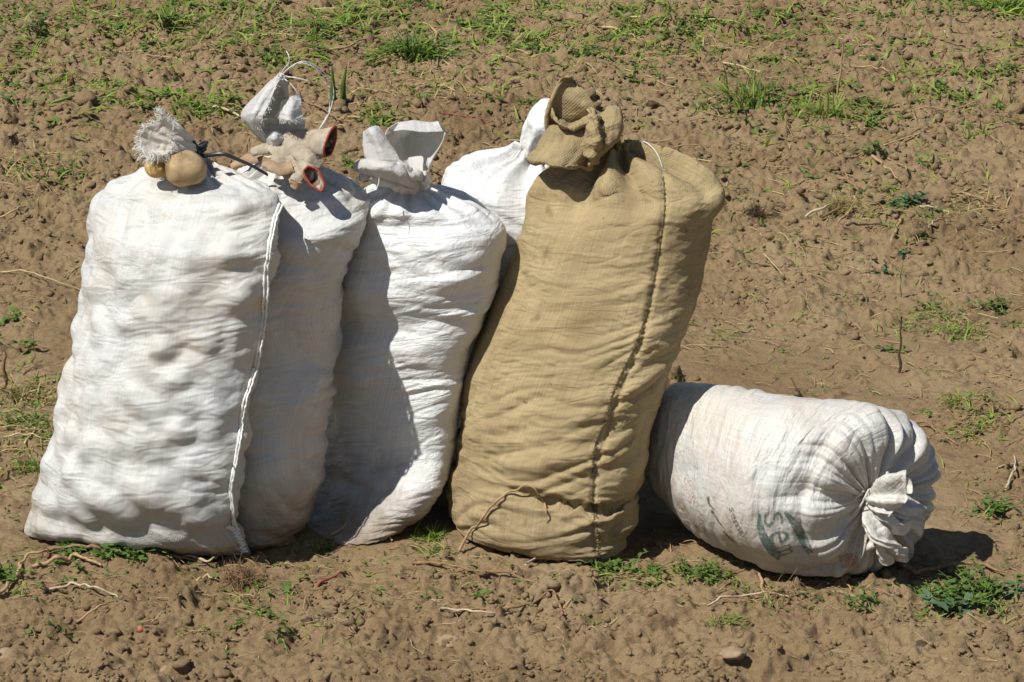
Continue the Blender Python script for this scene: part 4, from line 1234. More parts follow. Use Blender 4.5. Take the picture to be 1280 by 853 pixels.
glove("work glove slumped lower on the sack with its dark red cuff hanging open",
      yy([[(391, 214, -.075, 0.0318, 0.0124), (380, 211, -.07, 0.0318, 0.0136), (366, 208, -.06, 0.0318, 0.0124), (352, 208, -.05, 0.0212, 0.0081)]])[0],
      yy([[(376, 212, -.085, 0.0191, 0.0081), (371, 222, -.10, 0.0170, 0.0074), (367, 232, -.105, 0.0127, 0.0062)],
       [(362, 208, -.075, 0.0159, 0.0068), (357, 214, -.085, 0.0148, 0.0062), (362, 223, -.09, 0.0106, 0.0050)]]),
      P(393, 223, -.075), np.array([.022, -.008, -.006]), np.array([-.007, .010, .025]), P(381, 213, -.03),
      yy([[(366, 209, -.09, 0.0148, 0.0050), (352, 212, -.095, 0.0159, 0.0050), (340, 208, -.09, 0.0138, 0.0050), (328, 204, -.08, 0.0085, 0.0031)], [(370, 227, -.112, 0.0138, 0.0062), (367, 236, -.114, 0.0106, 0.0050)]]), 7, gb)

# ------------------------------------------------------------------ roots, stalks and straws
def twig(label, pts, r, mat, name="dry_stalk", cat="stalk", lift=None, seed=0, plane=None, group=None, fork=None):
    """pts in photo pixels; r in millimetres"""
    g = np.random.default_rng(seed + len(pts) * 17 + int(pts[0][0]))
    W_ = []
    for i, q_ in enumerate(pts):
        if plane is not None and plane[i] is not None: W_.append(P(q_[0], q_[1], plane[i]))
        else: W_.append(G(q_[0], q_[1], r * .001 * .9 + .004 + (lift[i] * 1.3 if lift else 0)))
    n = max(10, int(8 * len(pts)))
    def mk(W2, rr):
        K = polyline(np.array(W2), n)
        j = g.normal(0, rr * .0006, (max(4, n // 3), 3)); K = K + catmull(j, np.linspace(0, len(j) - 1, n))
        knots = g.uniform(0, 1, 4)
        return tube(K, lambda t: rr * .001 * (1 - .45 * t) * (1 + .35 * max(math.exp(-((t - kk) / .03) ** 2) for kk in knots)), None, 7)
    o0 = np.array(W_[0])
    J5 = Join(); V, F = mk(W_, r); J5.add(V - o0, F)
    for (fp) in (fork or []):
        V, F = mk([G(x, y, r * .001) for x, y in fp], r * .6); J5.add(V - o0, F)
    return tag(add(name, J5.mesh(name), M[mat], loc=tuple(o0)), label, cat, group)
TW = [
 ("long brown bent root lying across the greens before the leftmost sack", [(59, 692), (95, 691), (125, 691), (155, 687), (182, 681), (200, 690), (220, 701), (262, 710)], 4.2, 'bark', "dry_root"),
 ("pale knobbly branch rising from the bottom left edge of the photo", [(0, 747), (15, 730), (32, 706), (50, 699), (60, 693)], 4.5, 'tan_stem', "dry_root"),
 ("curved pale straw on bare soil below the leftmost sack", [(60, 741), (95, 739), (120, 742), (140, 747), (156, 752)], 3.2, 'pale_stem', "dry_stalk"),
 ("slanted thin straw just below the curved pale straw", [(95, 780), (120, 766), (142, 753)], 2.6, 'tan_stem', "dry_stalk"),
 ("dried husk like stalk under the long bent root", [(40, 712), (70, 706), (92, 701), (103, 704), (128, 711)], 5.0, 'tan_stem', "dry_stalk"),
 ("forked pale root at the foot of the leftmost sack's sewn corner", [(215, 699), (240, 703), (262, 709), (275, 700), (300, 697)], 3.4, 'pale_stem', "dry_root"),
 ("short tan straw lying left of the dry root ball", [(246, 730), (258, 728), (270, 727)], 3.5, 'tan_stem', "dry_stalk"),
 ("short dark reddish stick alone on the soil below the second sack", [(395, 735), (412, 729), (435, 717)], 3.6, 'red_stem', "stick"),
 ("long brown root on soil in front of the third sack and tan sack", [(517, 707), (545, 710), (570, 717), (600, 719), (640, 726), (668, 733), (700, 727), (722, 727)], 3.6, 'bark', "dry_root"),
 ("arched brittle root below the tan sack with bent tip", [(560, 768), (600, 768), (640, 767), (670, 756), (690, 747), (702, 766), (700, 776)], 3.2, 'bark', "dry_root"),
 ("dry grey stalk under the arched brittle root", [(548, 764), (580, 770), (610, 772), (636, 770)], 3.0, 'pale_stem', "dry_stalk"),
 ("pale twig at the foot of the tan sack's seam", [(656, 709), (675, 700), (690, 692), (705, 678)], 2.6, 'pale_stem', "twig"),
 ("tan curved root against the foot of the third sack", [(414, 672), (430, 666), (454, 662), (473, 669), (490, 679)], 4.2, 'tan_stem', "dry_root"),
 ("thick gnarled root in the shadow of the lying sack's end", [(1128, 708), (1147, 721), (1174, 717), (1202, 715), (1225, 713), (1249, 720)], 5.4, 'bark', "dry_root"),
 ("upright forked tan twig in front of the lying sack", [(946, 714), (952, 733), (963, 759)], 4.0, 'tan_stem', "twig"),
 ("long white twig on soil left of the forked tan twig", [(881, 762), (905, 755), (928, 749), (956, 748), (985, 748)], 2.8, 'pale_stem', "twig"),
 ("grey brown root pushed under the lying sack's belly", [(944, 697), (975, 707), (996, 713), (1004, 706)], 6.0, 'bark', "dry_root"),
 ("thin tan twig below the lying sack's tied end", [(1038, 716), (1053, 729), (1065, 741)], 2.8, 'tan_stem', "twig"),
 ("curly vine tendril in front of the lying sack's printed side", [(1018, 722), (1040, 716), (1056, 722), (1052, 710), (1042, 704)], 2.0, 'tan_stem', "vine"),
 ("yellow straw bent along the left edge beside the leftmost sack", [(0, 343), (26, 344), (57, 352), (108, 368)], 2.4, 'straw', "straw"),
 ("pale horizontal straw over the left edge weeds", [(4, 550), (35, 550), (66, 553)], 2.8, 'straw', "straw"),
 ("slanting straw crossing the pale horizontal straw", [(30, 560), (40, 545), (52, 526)], 2.4, 'straw', "straw"),
 ("slanting reddish stalk at the left edge, mid height", [(0, 275), (18, 268), (36, 260)], 3.0, 'straw', "straw"),
 ("longest straight yellow straw near the top of the photo", [(785, 25), (830, 27), (880, 29), (925, 31)], 4.4, 'straw', "straw"),
 ("short thick orange straw left of the longest yellow straw", [(752, 36), (772, 43), (795, 50)], 5.0, 'straw', "straw"),
 ("tan crooked root over the dark weed mound at top centre", [(515, 30), (537, 37), (547, 62), (545, 86)], 5.0, 'tan_stem', "dry_root"),
 ("grey tan stalk left of the dark weed mound at top centre", [(408, 67), (440, 61), (465, 48)], 4.6, 'tan_stem', "dry_stalk"),
 ("thin level yellow stalk in the top left grass", [(280, 48), (340, 48), (404, 46)], 3.6, 'straw', "dry_stalk"),
 ("upper of two short red stems at upper left", [(76, 101), (79, 90), (83, 78)], 4.0, 'red_stem', "red_stem"),
 ("lower of two short red stems at upper left", [(85, 111), (91, 101), (98, 90)], 4.0, 'red_stem', "red_stem"),
 ("withered yellow brown pod behind the second sack's torn neck", [(265, 136), (280, 141), (300, 149)], 5.5, 'straw', "withered_leaf"),
 ("pale thick straw of the crossed sticks right of the tan sack", [(1006, 272), (1030, 263), (1051, 253)], 4.2, 'pale_stem', "dry_stalk"),
 ("brown stick crossing behind the pale thick straw", [(1025, 276), (1052, 262), (1079, 242)], 3.6, 'bark', "stick"),
 ("orange tan stick slanting below the crossed brown stick", [(1043, 282), (1058, 272), (1067, 256)], 4.4, 'tan_stem', "stick"),
 ("dark broken stick above the crossed sticks", [(1048, 226), (1060, 232), (1074, 241)], 4.6, 'bark', "stick"),
 ("wide tan stick slanting down right above the bluish weeds", [(1090, 198), (1106, 213), (1124, 229)], 4.6, 'tan_stem', "stick"),
 ("thin bent tan twig beside the wide tan stick", [(1108, 199), (1122, 209), (1133, 217), (1126, 222)], 3.2, 'tan_stem', "twig"),
 ("long dark level stick under the crossed sticks", [(1057, 285), (1085, 286), (1114, 286)], 3.6, 'dark_stem', "stick"),
 ("tan split stalk standing on the slope right of the dark level stick", [(1111, 311), (1118, 296), (1130, 275)], 5.4, 'tan_stem', "dry_stalk"),
 ("white branched rootlet below the bluish weeds", [(1150, 260), (1164, 262), (1185, 267)], 2.8, 'pale_stem', "rootlet"),
 ("short white stick below the branched rootlet", [(1160, 286), (1170, 281), (1179, 277)], 3.2, 'pale_stem', "stick"),
 ("long thin red stalk lying level at right", [(1188, 279), (1220, 280), (1250, 279)], 3.0, 'red_stem', "red_stem"),
 ("tan rootlet at right above the long red stalk", [(1187, 243), (1208, 247), (1225, 251), (1250, 262)], 3.0, 'tan_stem', "rootlet"),
 ("reddish root half buried left of the crossed sticks", [(994, 237), (1016, 240), (1038, 246)], 3.2, 'bark', "dry_root"),
 ("tan twig slanting on soil below the crossed sticks", [(975, 294), (984, 302), (997, 313)], 3.0, 'tan_stem', "twig"),
 ("pair of thin crossed stalks on bare soil right of the tan sack", [(948, 333), (968, 337), (1000, 343)], 2.8, 'bark', "twig"),
 ("pale straw crossing the thin stalk on bare soil", [(955, 320), (965, 334), (982, 350)], 2.4, 'straw', "straw"),
 ("brown stick on soil right of the lying sack's top", [(1124, 530), (1145, 533), (1163, 538), (1196, 558)], 4.0, 'bark', "stick"),
 ("forked white root at the right edge above a weed clump", [(1258, 614), (1266, 598), (1269, 588), (1266, 575)], 3.4, 'pale_stem', "dry_root"),
 ("level white stalk meeting the forked white root", [(1247, 587), (1264, 584), (1279, 580)], 2.8, 'pale_stem', "dry_stalk"),
 ("thin red twig on soil behind the third sack's bow", [(548, 143), (580, 149), (612, 153)], 2.8, 'red_stem', "red_stem"),
 ("tan straw behind the raised glove cuff", [(392, 157), (412, 158), (434, 159)], 3.4, 'straw', "straw"),
 ("thin dark stalk lying behind the loop string", [(382, 128), (400, 140), (420, 150), (440, 156)], 3.0, 'bark', "dry_stalk"),
 ("pale short straw in the upper left grass", [(283, 144), (290, 141), (306, 132)], 3.0, 'straw', "straw"),
 ("tan stick near the top right of the photo", [(1062, 86), (1090, 90), (1116, 93)], 4.0, 'tan_stem', "stick"),
 ("short orange straw under the tall grass clump", [(903, 82), (925, 86), (950, 92)], 4.0, 'straw', "straw"),
 ("dark green cut stalk lying left of the second sack", [(60, 133), (90, 127), (120, 117)], 5.5, 'weed_stem', "cut_stalk"),
]
for i, (lab, pts, r, mat, nm) in enumerate(TW):
    g_ = random.Random(i)
    lift = [0.0 if j in (0, len(pts) - 1) else g_.uniform(.001, .008) for j in range(len(pts))]
    twig(lab, pts, r, mat, nm, nm.replace('_', ' '), lift, i)
def base(px, py): return G(px, py)[1]
# stalks that stand or lean
st_ = [G(574, 690, .004)] + list(hits('tan', [(592, 664), (607, 645), (632, 618), (652, 609), (666, 607), (676, 618), (682, 634), (683, 651)], 14, .009))
o0 = np.array(st_[0]); V, F = tube(polyline(np.array(st_), 60), lambda t: .0034 * (1 - .4 * t), None, 7)
tag(add("dry_stalk", mesh_np("dry_stalk", V - o0, F), M['tan_stem'], loc=tuple(o0)), "bent dry stalk leaning against the lower left of the tan sack", "stalk")
y0 = base(1124, 466)
twig("thin dark upright stem standing alone right of the lying sack", [(1123, 466), (1126, 428), (1127, 396)], 3.6, 'dark_stem', "upright_stem", "stem", plane=[y0] * 3)
y0 = base(7, 492)
twig("short thick cut stake at the left edge", [(7, 492), (6, 462), (5, 438)], 7.5, 'bark', "cut_stake", "stake", plane=[y0] * 3)
y0 = base(59, 748)
twig("dark broken stub standing up beside the curved pale straw", [(59, 748), (57, 738), (55, 730)], 5.0, 'dark_stem', "stub", "stub", plane=[y0] * 3)
y0 = base(1127, 708)
twig("crooked root rising in front of the lying sack's loose cloth", [(1128, 708), (1126, 690), (1125, 676), (1118, 664)], 4.6, 'tan_stem', "dry_root", "dry root", plane=[y0, y0, y0, y0])
y0 = base(1006, 502)
twig("dark curved twig sticking up behind the lying sack", [(1006, 502), (998, 490), (989, 474)], 2.8, 'dark_stem', "twig", "twig", plane=[y0, y0, y0 + .05])
y0 = base(1046, 122)
twig("tan dry stem standing in the grass at upper right", [(1045, 124), (1050, 90), (1054, 54)], 4.5, 'tan_stem', "dry_stalk", "stalk", plane=[y0, y0, y0])
y0 = base(812 + 0, 0) if False else base(1126, 372)
twig("slender green shoot standing on bare soil at right", [(1126, 374), (1126, 345), (1128, 322)], 2.6, 'weed_stem', "green_shoot", "shoot", plane=[y0, y0, y0])
for i, (px, py) in enumerate([(417, 134), (430, 132)]):
    y0 = base(px, py)
    b_ = [P(px, py, y0), P(px - 1, py - 25, y0), P(px + (4 if i else -2), py - 52, y0)]
    V, F = tube(b_, lambda t: .011 * (1 - .9 * t ** 2), 14, 6)
    V = V * np.array([1, 1, 1]); o0 = b_[0]
    tag(add("leaf_blade", mesh_np("leaf_blade", V - o0, F), M['leaf'], loc=tuple(o0)), ["left", "right"][i] + " of two dark green blades standing behind the loop string", "leaf blade", "paired green blades")
# dry ball of roots
def hairball(px, py, n, r, mat, name, label, cat, seed, flat=.7, rad=.0011):
    o0 = G(px, py); g = np.random.default_rng(seed); J6 = Join()
    for _ in range(n):
        d = g.normal(size=3); d /= np.linalg.norm(d); d[2] = abs(d[2]) * flat
        p0 = g.normal(0, r * .2, 3); p0[2] = abs(p0[2]) * .5
        L = r * g.uniform(.5, 1.1)
        m = p0 + d * L * .5 + g.normal(0, r * .2, 3); e = p0 + d * L + g.normal(0, r * .25, 3); e[2] = max(e[2], 0.0)
        V, F = tube([p0, m, e], lambda t: rad * (1 - .6 * t), 7, 4, False); J6.add(V, F)
    return tag(add(name, J6.mesh(name), M[mat], loc=tuple(o0)), label, cat)
hairball(302, 728, 260, .055, 'bark', "root_ball", "fuzzy dry brown root ball below the leftmost sack's corner", "root ball", 1)
hairball(1052, 262, 160, .06, 'dry_grass', "root_ball", "tangled dry weed heap among the crossed sticks", "weed heap", 2, .5)
hairball(975, 745, 120, .05, 'tan_stem', "root_ball", "tangle of fine tan roots beside the forked twig", "root ball", 3, .4, .0009)
hairball(945, 270, 130, .045, 'dark_stem', "root_ball", "dark fuzzy root ball right of the tan sack's shoulder", "root ball", 4, .5)

# stones and big clods
ST = [(560, 797, .030, 'stone', "flat pale stone below the third sack near the bottom edge"), (917, 812, .026, 'stone', "rounded stone below the lying sack near the bottom edge"), (1043, 812, .022, 'stone', "small pointed stone right of the rounded stone at the bottom"),
      (10, 818, .045, 'stone', "big smooth stone at the bottom left corner"), (272, 838, .034, 'soil', "broad flat clod at the bottom edge below the leftmost sack"), (1150, 803, .020, 'dark_clod', "dark crumbly clod below the weedy patch at lower right"),
      (222, 832, .030, 'stone', "upright wedge of dry soil at the bottom edge"), (818, 128, .035, 'dark_clod', "dark flat clod right of the tan sack's knot"), (1185, 822, .024, 'stone', "dull stone at the lower right near the bottom edge"),
      (770, 130, .02, 'soil', "small round clod just right of the knot"), (385, 773, .014, 'dark_clod', "small dark clod right of the tiny reddish potato"), (790, 740, .016, 'dark_clod', "dark hole edged clod below the tan sack's right foot"),
      (1186, 250, .03, 'soil', "tall clod casting shade at upper right"), (1190, 185, .035, 'soil', "large upright clod at right below the grass")]
for i, (px, py, r, mat, lab) in enumerate(ST):
    V = (rock(IV3, 20 + i, .42) if mat == 'stone' else angular(20 + i, IV3)) * np.array([1.25, 1.0, .55]) * r * .85
    V = V * (1 + .10 * gnoise(IV3 * 6, i))[:, None]
    p0 = G(px, py)
    tag(add("stone" if mat == 'stone' else "clod", mesh_np("stone", V, IF3), M[mat], loc=(p0[0], p0[1], p0[2] - r * .38)), lab, "stone" if mat == 'stone' else "clod")

# ------------------------------------------------------------------ green things
def blade(p, d, L, w, bend, g, seg=5):
    """a bent grass blade; two verts a row"""
    d = np.array(d, float); d /= np.linalg.norm(d)
    h = np.array([d[0], d[1], 0]); h = h / (np.linalg.norm(h) + 1e-6)
    side = np.cross(h, (0, 0, 1)) if np.linalg.norm(h) > .1 else np.array([1.0, 0, 0])
    a = g.uniform(-.6, .6); side = side * math.cos(a) + np.array([0, 0, 1]) * math.sin(a)
    V = []
    for i in range(seg + 1):
        t = i / seg
        c_ = p + d * L * t + h * bend * L * t * t * .7 - np.array([0, 0, 1]) * bend * L * t * t * .8
        ww = w * (1 - t ** 1.8) * .5 + .0003
        V += [c_ - side * ww, c_ + side * ww]
    i = np.arange(seg) * 2
    return np.array(V), np.stack([i, i + 1, i + 3, i + 2], 1)
def leaf(p, d, up, L, w, fold=.25):
    """a pointed leaf with a folded midrib, 8 triangles"""
    d = np.array(d, float); d /= np.linalg.norm(d)
    s = np.cross(d, up); s /= np.linalg.norm(s) + 1e-6
    n = np.cross(s, d)
    ts = [0, .3, .65, 1]
    ws = [.12, 1.0, .75, .0]
    V = []
    for t, q_ in zip(ts, ws):
        c_ = p + d * L * t - n * L * .18 * t * t
        V += [c_ - s * w * .5 * q_ + n * fold * w * q_ * .5, c_, c_ + s * w * .5 * q_ + n * fold * w * q_ * .5]
    V = np.array(V)
    F = []
    for i in range(3):
        a = i * 3
        F += [[a, a + 1, a + 4, a + 3], [a + 1, a + 2, a + 5, a + 4]]
    return V, np.array(F)
def mpp(py):
    """metres in one photo pixel at the ground of this picture height"""
    p = Gz(640, py)
    return np.linalg.norm(p - CAM) / FPX
def px_h(py):
    p = Gz(640, py)
    return (np.linalg.norm(p - CAM) / FPX) / _cp
def tuft(label, px, py, wpx, hpx, n, mat='grass', name="grass_tuft", cat="grass tuft", seed=0, lean=(0, 0), wid=5.0, bend=(.1, .9), group=None):
    o0 = G(px, py); g = np.random.default_rng(seed * 31 + int(px) + int(py)); m = mpp(py)
    J7 = {0: Join(), 1: Join()}
    for i in range(n):
        rx, ry = g.normal(0, .42, 2)
        p = o0 + np.array([rx * wpx * m, ry * wpx * m * .8, 0]); p[2] = TH(p[0], p[1]) - .003
        d = np.array([g.normal(0, .45) + rx * .4 + lean[0], g.normal(0, .45) + lean[1], 1.0])
        L = hpx * px_h(py) * g.uniform(.4, 1.1)
        V, F = blade(p - o0, d, L, wid * .001 * g.uniform(.5, 1.3), g.uniform(*bend), g)
        J7[1 if g.uniform() < .3 else 0].add(V, F)
    root = thing(name, label, cat, tuple(o0), group)
    for kx, nm, mt in ((0, "blades", mat), (1, "pale_blades", 'grass_light' if mat != 'dry_grass' else 'straw')):
        if J7[kx].n:
            o = bpy.data.objects.new(nm, J7[kx].mesh(nm)); COL.objects.link(o); o.data.materials.append(M[mt]); o.parent = root
            o["kind"] = 'stuff'
    return root
def weed(label, px, py, wpx, hpx, n, mat='leaf', name="weed", cat="weed", seed=0, leafmm=12, stems=None, group=None, lie=.5):
    o0 = G(px, py); g = np.random.default_rng(seed * 37 + int(px) * 3 + int(py)); m = mpp(py)
    JL, JS = Join(), Join()
    ns = stems or max(3, n // 7)
    for i in range(ns):
        rx, ry = g.normal(0, .34, 2)
        p = np.array([rx * wpx * m, ry * wpx * m * .7, 0]); p[2] = TH(p[0] + o0[0], p[1] + o0[1]) - o0[2]
        L = hpx * px_h(py) * g.uniform(.6, 1.2)
        d = np.array([g.normal(0, lie), g.normal(0, lie), g.uniform(.25, 1.0)]); d /= np.linalg.norm(d)
        mid = p + d * L * .55 + g.normal(0, .12 * L, 3); e = p + d * L + np.array([d[0], d[1], -.3]) * L * .25
        for q_ in (mid, e): q_[2] = max(q_[2], TH(q_[0] + o0[0], q_[1] + o0[1]) - o0[2] + .003)
        K = polyline([p, mid, e], 9)
        V, F = tube(K, lambda t: .0016 * (1 - .6 * t), None, 4, False); JS.add(V, F)
        for j in range(n // ns):
            t = g.uniform(.15, 1); q_ = K[int(t * 8)]
            a = g.uniform(0, 6.28); dd = np.array([math.cos(a), math.sin(a), g.uniform(-.15, .7)])
            Ls = leafmm * .001 * g.uniform(.5, 1.5)
            V, F = leaf(q_, dd, np.array([g.normal(0, .4), g.normal(0, .4), 1.0]), Ls, Ls * g.uniform(.35, .65)); JL.add(V, F)
    root = thing(name, label, cat, tuple(o0), group)
    for J_, nm, mt in ((JL, "foliage", mat), (JS, "stems", 'weed_stem')):
        o = bpy.data.objects.new(nm, J_.mesh(nm)); COL.objects.link(o); o.data.materials.append(M[mt]); o.parent = root
        o["kind"] = 'stuff'
    return root
TUFTS = [
 ("tallest bright green grass clump at upper right", 935, 132, 40, 70, 90, 'grass', 6), ("wide leaning light green grass clump right of the tallest clump", 1035, 146, 36, 52, 80, 'grass_light', 5),
 ("low grass fringe left of the tallest clump", 885, 135, 30, 26, 40, 'grass', 5), ("small fresh grass tuft behind the tan sack's knot", 662, 132, 20, 18, 60, 'grass', 5),
 ("dark leafy grass mound under a crooked root at top centre", 520, 72, 36, 42, 320, 'leaf', 8), ("large bright grass patch at top left", 215, 22, 46, 30, 110, 'grass', 6),
 ("pale grass tuft near the two red stems", 72, 98, 26, 22, 50, 'grass_light', 5), ("dark tall grass at the top right corner", 1245, 12, 46, 30, 300, 'grass', 9),
 ("grass tuft at the very top right of centre", 1130, 5, 60, 18, 170, 'grass', 8), ("green tuft wedged between the third sack and the tan sack", 536, 672, 22, 22, 110, 'grass', 4),
 ("grass tuft at the right end of the top left grass", 430, 30, 26, 22, 60, 'grass', 6), ("grass tuft right of the second sack's loop string", 600, 30, 24, 16, 40, 'grass', 6),
 ("wispy tuft above the dark level stick at right", 1140, 120, 26, 26, 40, 'grass_light', 5), ("small tuft at far right of the ploughed soil", 1215, 165, 22, 22, 34, 'grass', 5),
 ("mossy green tuft on soil below the lying sack", 905, 777, 28, 14, 110, 'grass', 3), ("sparse dry and green tuft at right above the lying sack", 1195, 418, 34, 22, 90, 'grass_light', 4),
 ("hay and grass patch at the left edge beside the leftmost sack", 30, 500, 34, 26, 120, 'dry_grass', 4), ("flattened grass patch left of the leftmost sack's base", 40, 585, 36, 18, 150, 'grass', 4),
 ("grass tuft behind the lying sack at right edge", 1200, 505, 30, 18, 60, 'grass_light', 4), ("thin grass tuft beside the leftmost sack's torn neck", 250, 128, 30, 22, 50, 'grass', 5),
 ("yellowed tuft by the tan sack's right edge", 850, 492, 16, 20, 16, 'grass_light', 4), ("tuft of grass at far upper right", 1260, 125, 24, 22, 40, 'grass', 6),
 ("small grass tuft between the tall clumps", 985, 148, 24, 20, 36, 'grass', 5), ("grass blades at the right of the white sack behind", 805, 60, 24, 20, 30, 'grass_light', 5),
 ("yellow green tuft right of the tan sack's shoulder", 905, 220, 18, 16, 30, 'grass', 4), ("low tuft beneath the loop string's right side", 470, 150, 22, 18, 40, 'grass', 5),
]
for i, (lab, px, py, w, h, n, mt, wd) in enumerate(TUFTS):
    tuft(lab, px, py, w, h, n, mt, seed=i, wid=wd)
WEEDS = [
 ("leafy weed spray laid along the front of the leftmost sack", 160, 690, 80, 18, 520, 'leaf', 17), ("weed leaves at the left foot of the leftmost sack", 95, 690, 40, 14, 160, 'leaf', 14),
 ("bright weed on the left edge below the leftmost sack", 6, 722, 24, 30, 120, 'leaf', 16), ("dense green weed clump at right beyond the lying sack", 1245, 640, 26, 26, 150, 'leaf', 15),
 ("spreading weed patch at the lower right with broad leaves", 1210, 752, 66, 30, 620, 'leaf', 17), ("bluish broad leaves amid the lower right weed patch", 1200, 766, 34, 22, 40, 'leaf_blue', 29),
 ("bluish leaves at the right edge of the lower right patch", 1250, 742, 24, 20, 30, 'leaf_blue', 28), ("low weed mat in front of the lying sack's left end", 880, 722, 46, 18, 330, 'leaf', 12),
 ("weed mat below the tan sack's right foot", 765, 714, 42, 14, 280, 'leaf', 13), ("small weed right of the tan sack's seam foot", 815, 716, 22, 16, 80, 'leaf', 13),
 ("small weed in front of the lying sack's tied end", 1078, 756, 24, 24, 110, 'leaf', 12), ("sprig under the lying sack's belly", 1026, 702, 10, 16, 34, 'leaf', 11),
 ("dark weed sprig on the soil left of the leftmost sack's shoulder", 82, 222, 20, 34, 70, 'leaf', 15), ("bluish weed lying among crossed sticks at right", 1140, 252, 34, 14, 90, 'leaf_blue', 22),
 ("dark leafy weed above the wide tan stick", 1092, 196, 24, 16, 80, 'leaf', 16), ("creeping weed at the right edge mid height", 1248, 388, 36, 18, 130, 'leaf', 14),
 ("weed with upright sprig left of the creeping weed", 1160, 385, 26, 14, 60, 'leaf', 12), ("small bluish leaf pair on bare soil at right", 1128, 322, 10, 12, 12, 'leaf_blue', 20),
 ("bluish leaf flat on soil below the dark level stick", 1098, 344, 10, 8, 8, 'leaf_blue', 24), ("sprig at the foot of the thin dark upright stem", 1108, 440, 22, 16, 44, 'leaf', 12),
 ("weed leaves at the left edge above the short stake", 4, 400, 14, 22, 24, 'leaf', 22), ("upright weed leaf beside the short cut stake", 36, 440, 10, 34, 18, 'leaf', 22),
 ("matted weeds beside the short cut stake", 30, 530, 40, 20, 170, 'leaf', 11), ("weed mat behind the second sack's gloves", 435, 208, 22, 18, 90, 'leaf', 14),
 ("small weed at the foot of the second sack", 400, 690, 22, 14, 60, 'leaf', 11), ("bright leaf on soil right of the dry root ball", 345, 742, 10, 16, 16, 'leaf', 22),
 ("low sprigs below the second sack on open soil", 355, 787, 44, 10, 70, 'leaf', 11), ("scattered seedlings right of the tiny reddish potato", 296, 785, 26, 12, 40, 'leaf', 11),
 ("seedling on soil below the third sack", 597, 748, 12, 22, 22, 'leaf', 15), ("sprigs on open soil right of the burlap seam foot", 815, 740, 12, 10, 16, 'leaf', 15),
 ("small sprig at the lower left of the photo", 65, 790, 24, 12, 60, 'leaf', 10), ("weed leaf shadowed beside the dark broken stub", 30, 745, 14, 14, 30, 'leaf', 12),
 ("wilting weed under the grey tan stalk at top", 330, 70, 44, 24, 110, 'leaf', 18), ("leafy weed at top left corner", 40, 30, 50, 26, 130, 'leaf', 18),
 ("weed under the top right of the tan sack's knot", 730, 75, 50, 20, 90, 'leaf', 17), ("weed scatter near the longest yellow straw", 850, 45, 44, 18, 70, 'leaf', 17),
 ("sprig right of the tan sack at mid height", 960, 285, 20, 10, 24, 'leaf', 12), ("leafy seedling high on the right slope", 1150, 205, 14, 16, 20, 'leaf', 15),
]
for i, (lab, px, py, w, h, n, mt, lm) in enumerate(WEEDS):
    weed(lab, px, py, w, h, n, mt, seed=i, leafmm=lm)

# uncountable ground cover: short grass, litter and fallen bits
GA = [(210, 25, 150, 30, 4.5), (420, 45, 190, 32, 3.2), (640, 12, 640, 14, 2.5), (80, 110, 90, 40, 1.6), (230, 130, 110, 28, 1.8), (60, 30, 100, 34, 1.6), (640, 25, 110, 26, 1.3), (730, 60, 100, 35, 1.2), (880, 30, 160, 28, 1.2), (1040, 130, 130, 40, 1.6),
      (1230, 15, 70, 14, 1.4), (1200, 110, 90, 60, .9), (60, 215, 50, 30, .9), (30, 520, 45, 90, 3.2), (150, 690, 110, 14, 2.0), (860, 720, 130, 12, 1.6), (1200, 755, 70, 22, 1.6), (1240, 620, 40, 30, .9), (1200, 400, 90, 25, 1.4), (1120, 270, 90, 60, .8),
      (950, 765, 60, 20, .6), (340, 770, 120, 40, .5), (540, 680, 40, 14, 1.0), (1210, 520, 70, 40, .9), (640, 145, 60, 30, .6), (480, 140, 60, 40, .9), (20, 715, 30, 22, 1.0), (-180, 60, 260, 90, 1.3), (-120, 420, 160, 160, .8), (1440, 60, 220, 90, 1.0), (1440, 480, 160, 200, .7), (640, 50, 700, 60, 1.5), (1000, 300, 300, 250, .35)]
wts = np.array([a[4] * a[2] * a[3] for a in GA]) ** .8
wts /= wts.sum()
g = np.random.default_rng(77)
JG, JD, JL2 = Join(), Join(), Join()
for i in range(38000):
    a = GA[g.choice(len(GA), p=wts)]
    px, py = a[0] + g.normal(0, .5) * a[2], a[1] + g.normal(0, .5) * a[3]
    if py > 850 or py < -40: continue
    p = Gz(px, py)
    # bunch them
    if gnoise2(np.array([p[0] / .13]), np.array([p[1] / .16]), 61)[0] + .4 * gnoise2(np.array([p[0] / .04]), np.array([p[1] / .05]), 62)[0] < .16 and g.uniform() < .90: continue
    if -.14 < p[1] < .5 and -1.13 < p[0] < .28: continue
    p[2] = float(TH(p[0], p[1])) - .002
    u = g.uniform()
    fk = 1 + 1.1 * float(sstep(1.8, 3.6, p[1]))
    if u < .50:
        V, F = blade(p, (g.normal(0, .7), g.normal(0, .7), g.uniform(.2, 1)), g.uniform(.018, .06) * fk, g.uniform(.002, .0048) * fk, g.uniform(.2, 1.1), g, 4); JG.add(V, F)
    elif u < .80:
        for _ in range(3):
            Ls = g.uniform(.006, .016) * fk
            V, F = leaf(p + np.array([g.normal(0, .008), g.normal(0, .008), g.uniform(.002, .014)]), (g.normal(), g.normal(), g.uniform(-.1, .5)), (g.normal(0, .3), g.normal(0, .3), 1), Ls, Ls * .5); JL2.add(V, F)
    else:
        a_ = g.uniform(0, 6.28); L = g.uniform(.015, .08)
        e = p + np.array([math.cos(a_) * L, math.sin(a_) * L, 0]); e[2] = float(TH(e[0], e[1])) + .004
        V, F = tube([p + [0, 0, .004], (p + e) / 2 + [0, 0, g.uniform(.004, .012)], e], g.uniform(.0006, .0016), 5, 4, False); JD.add(V, F)
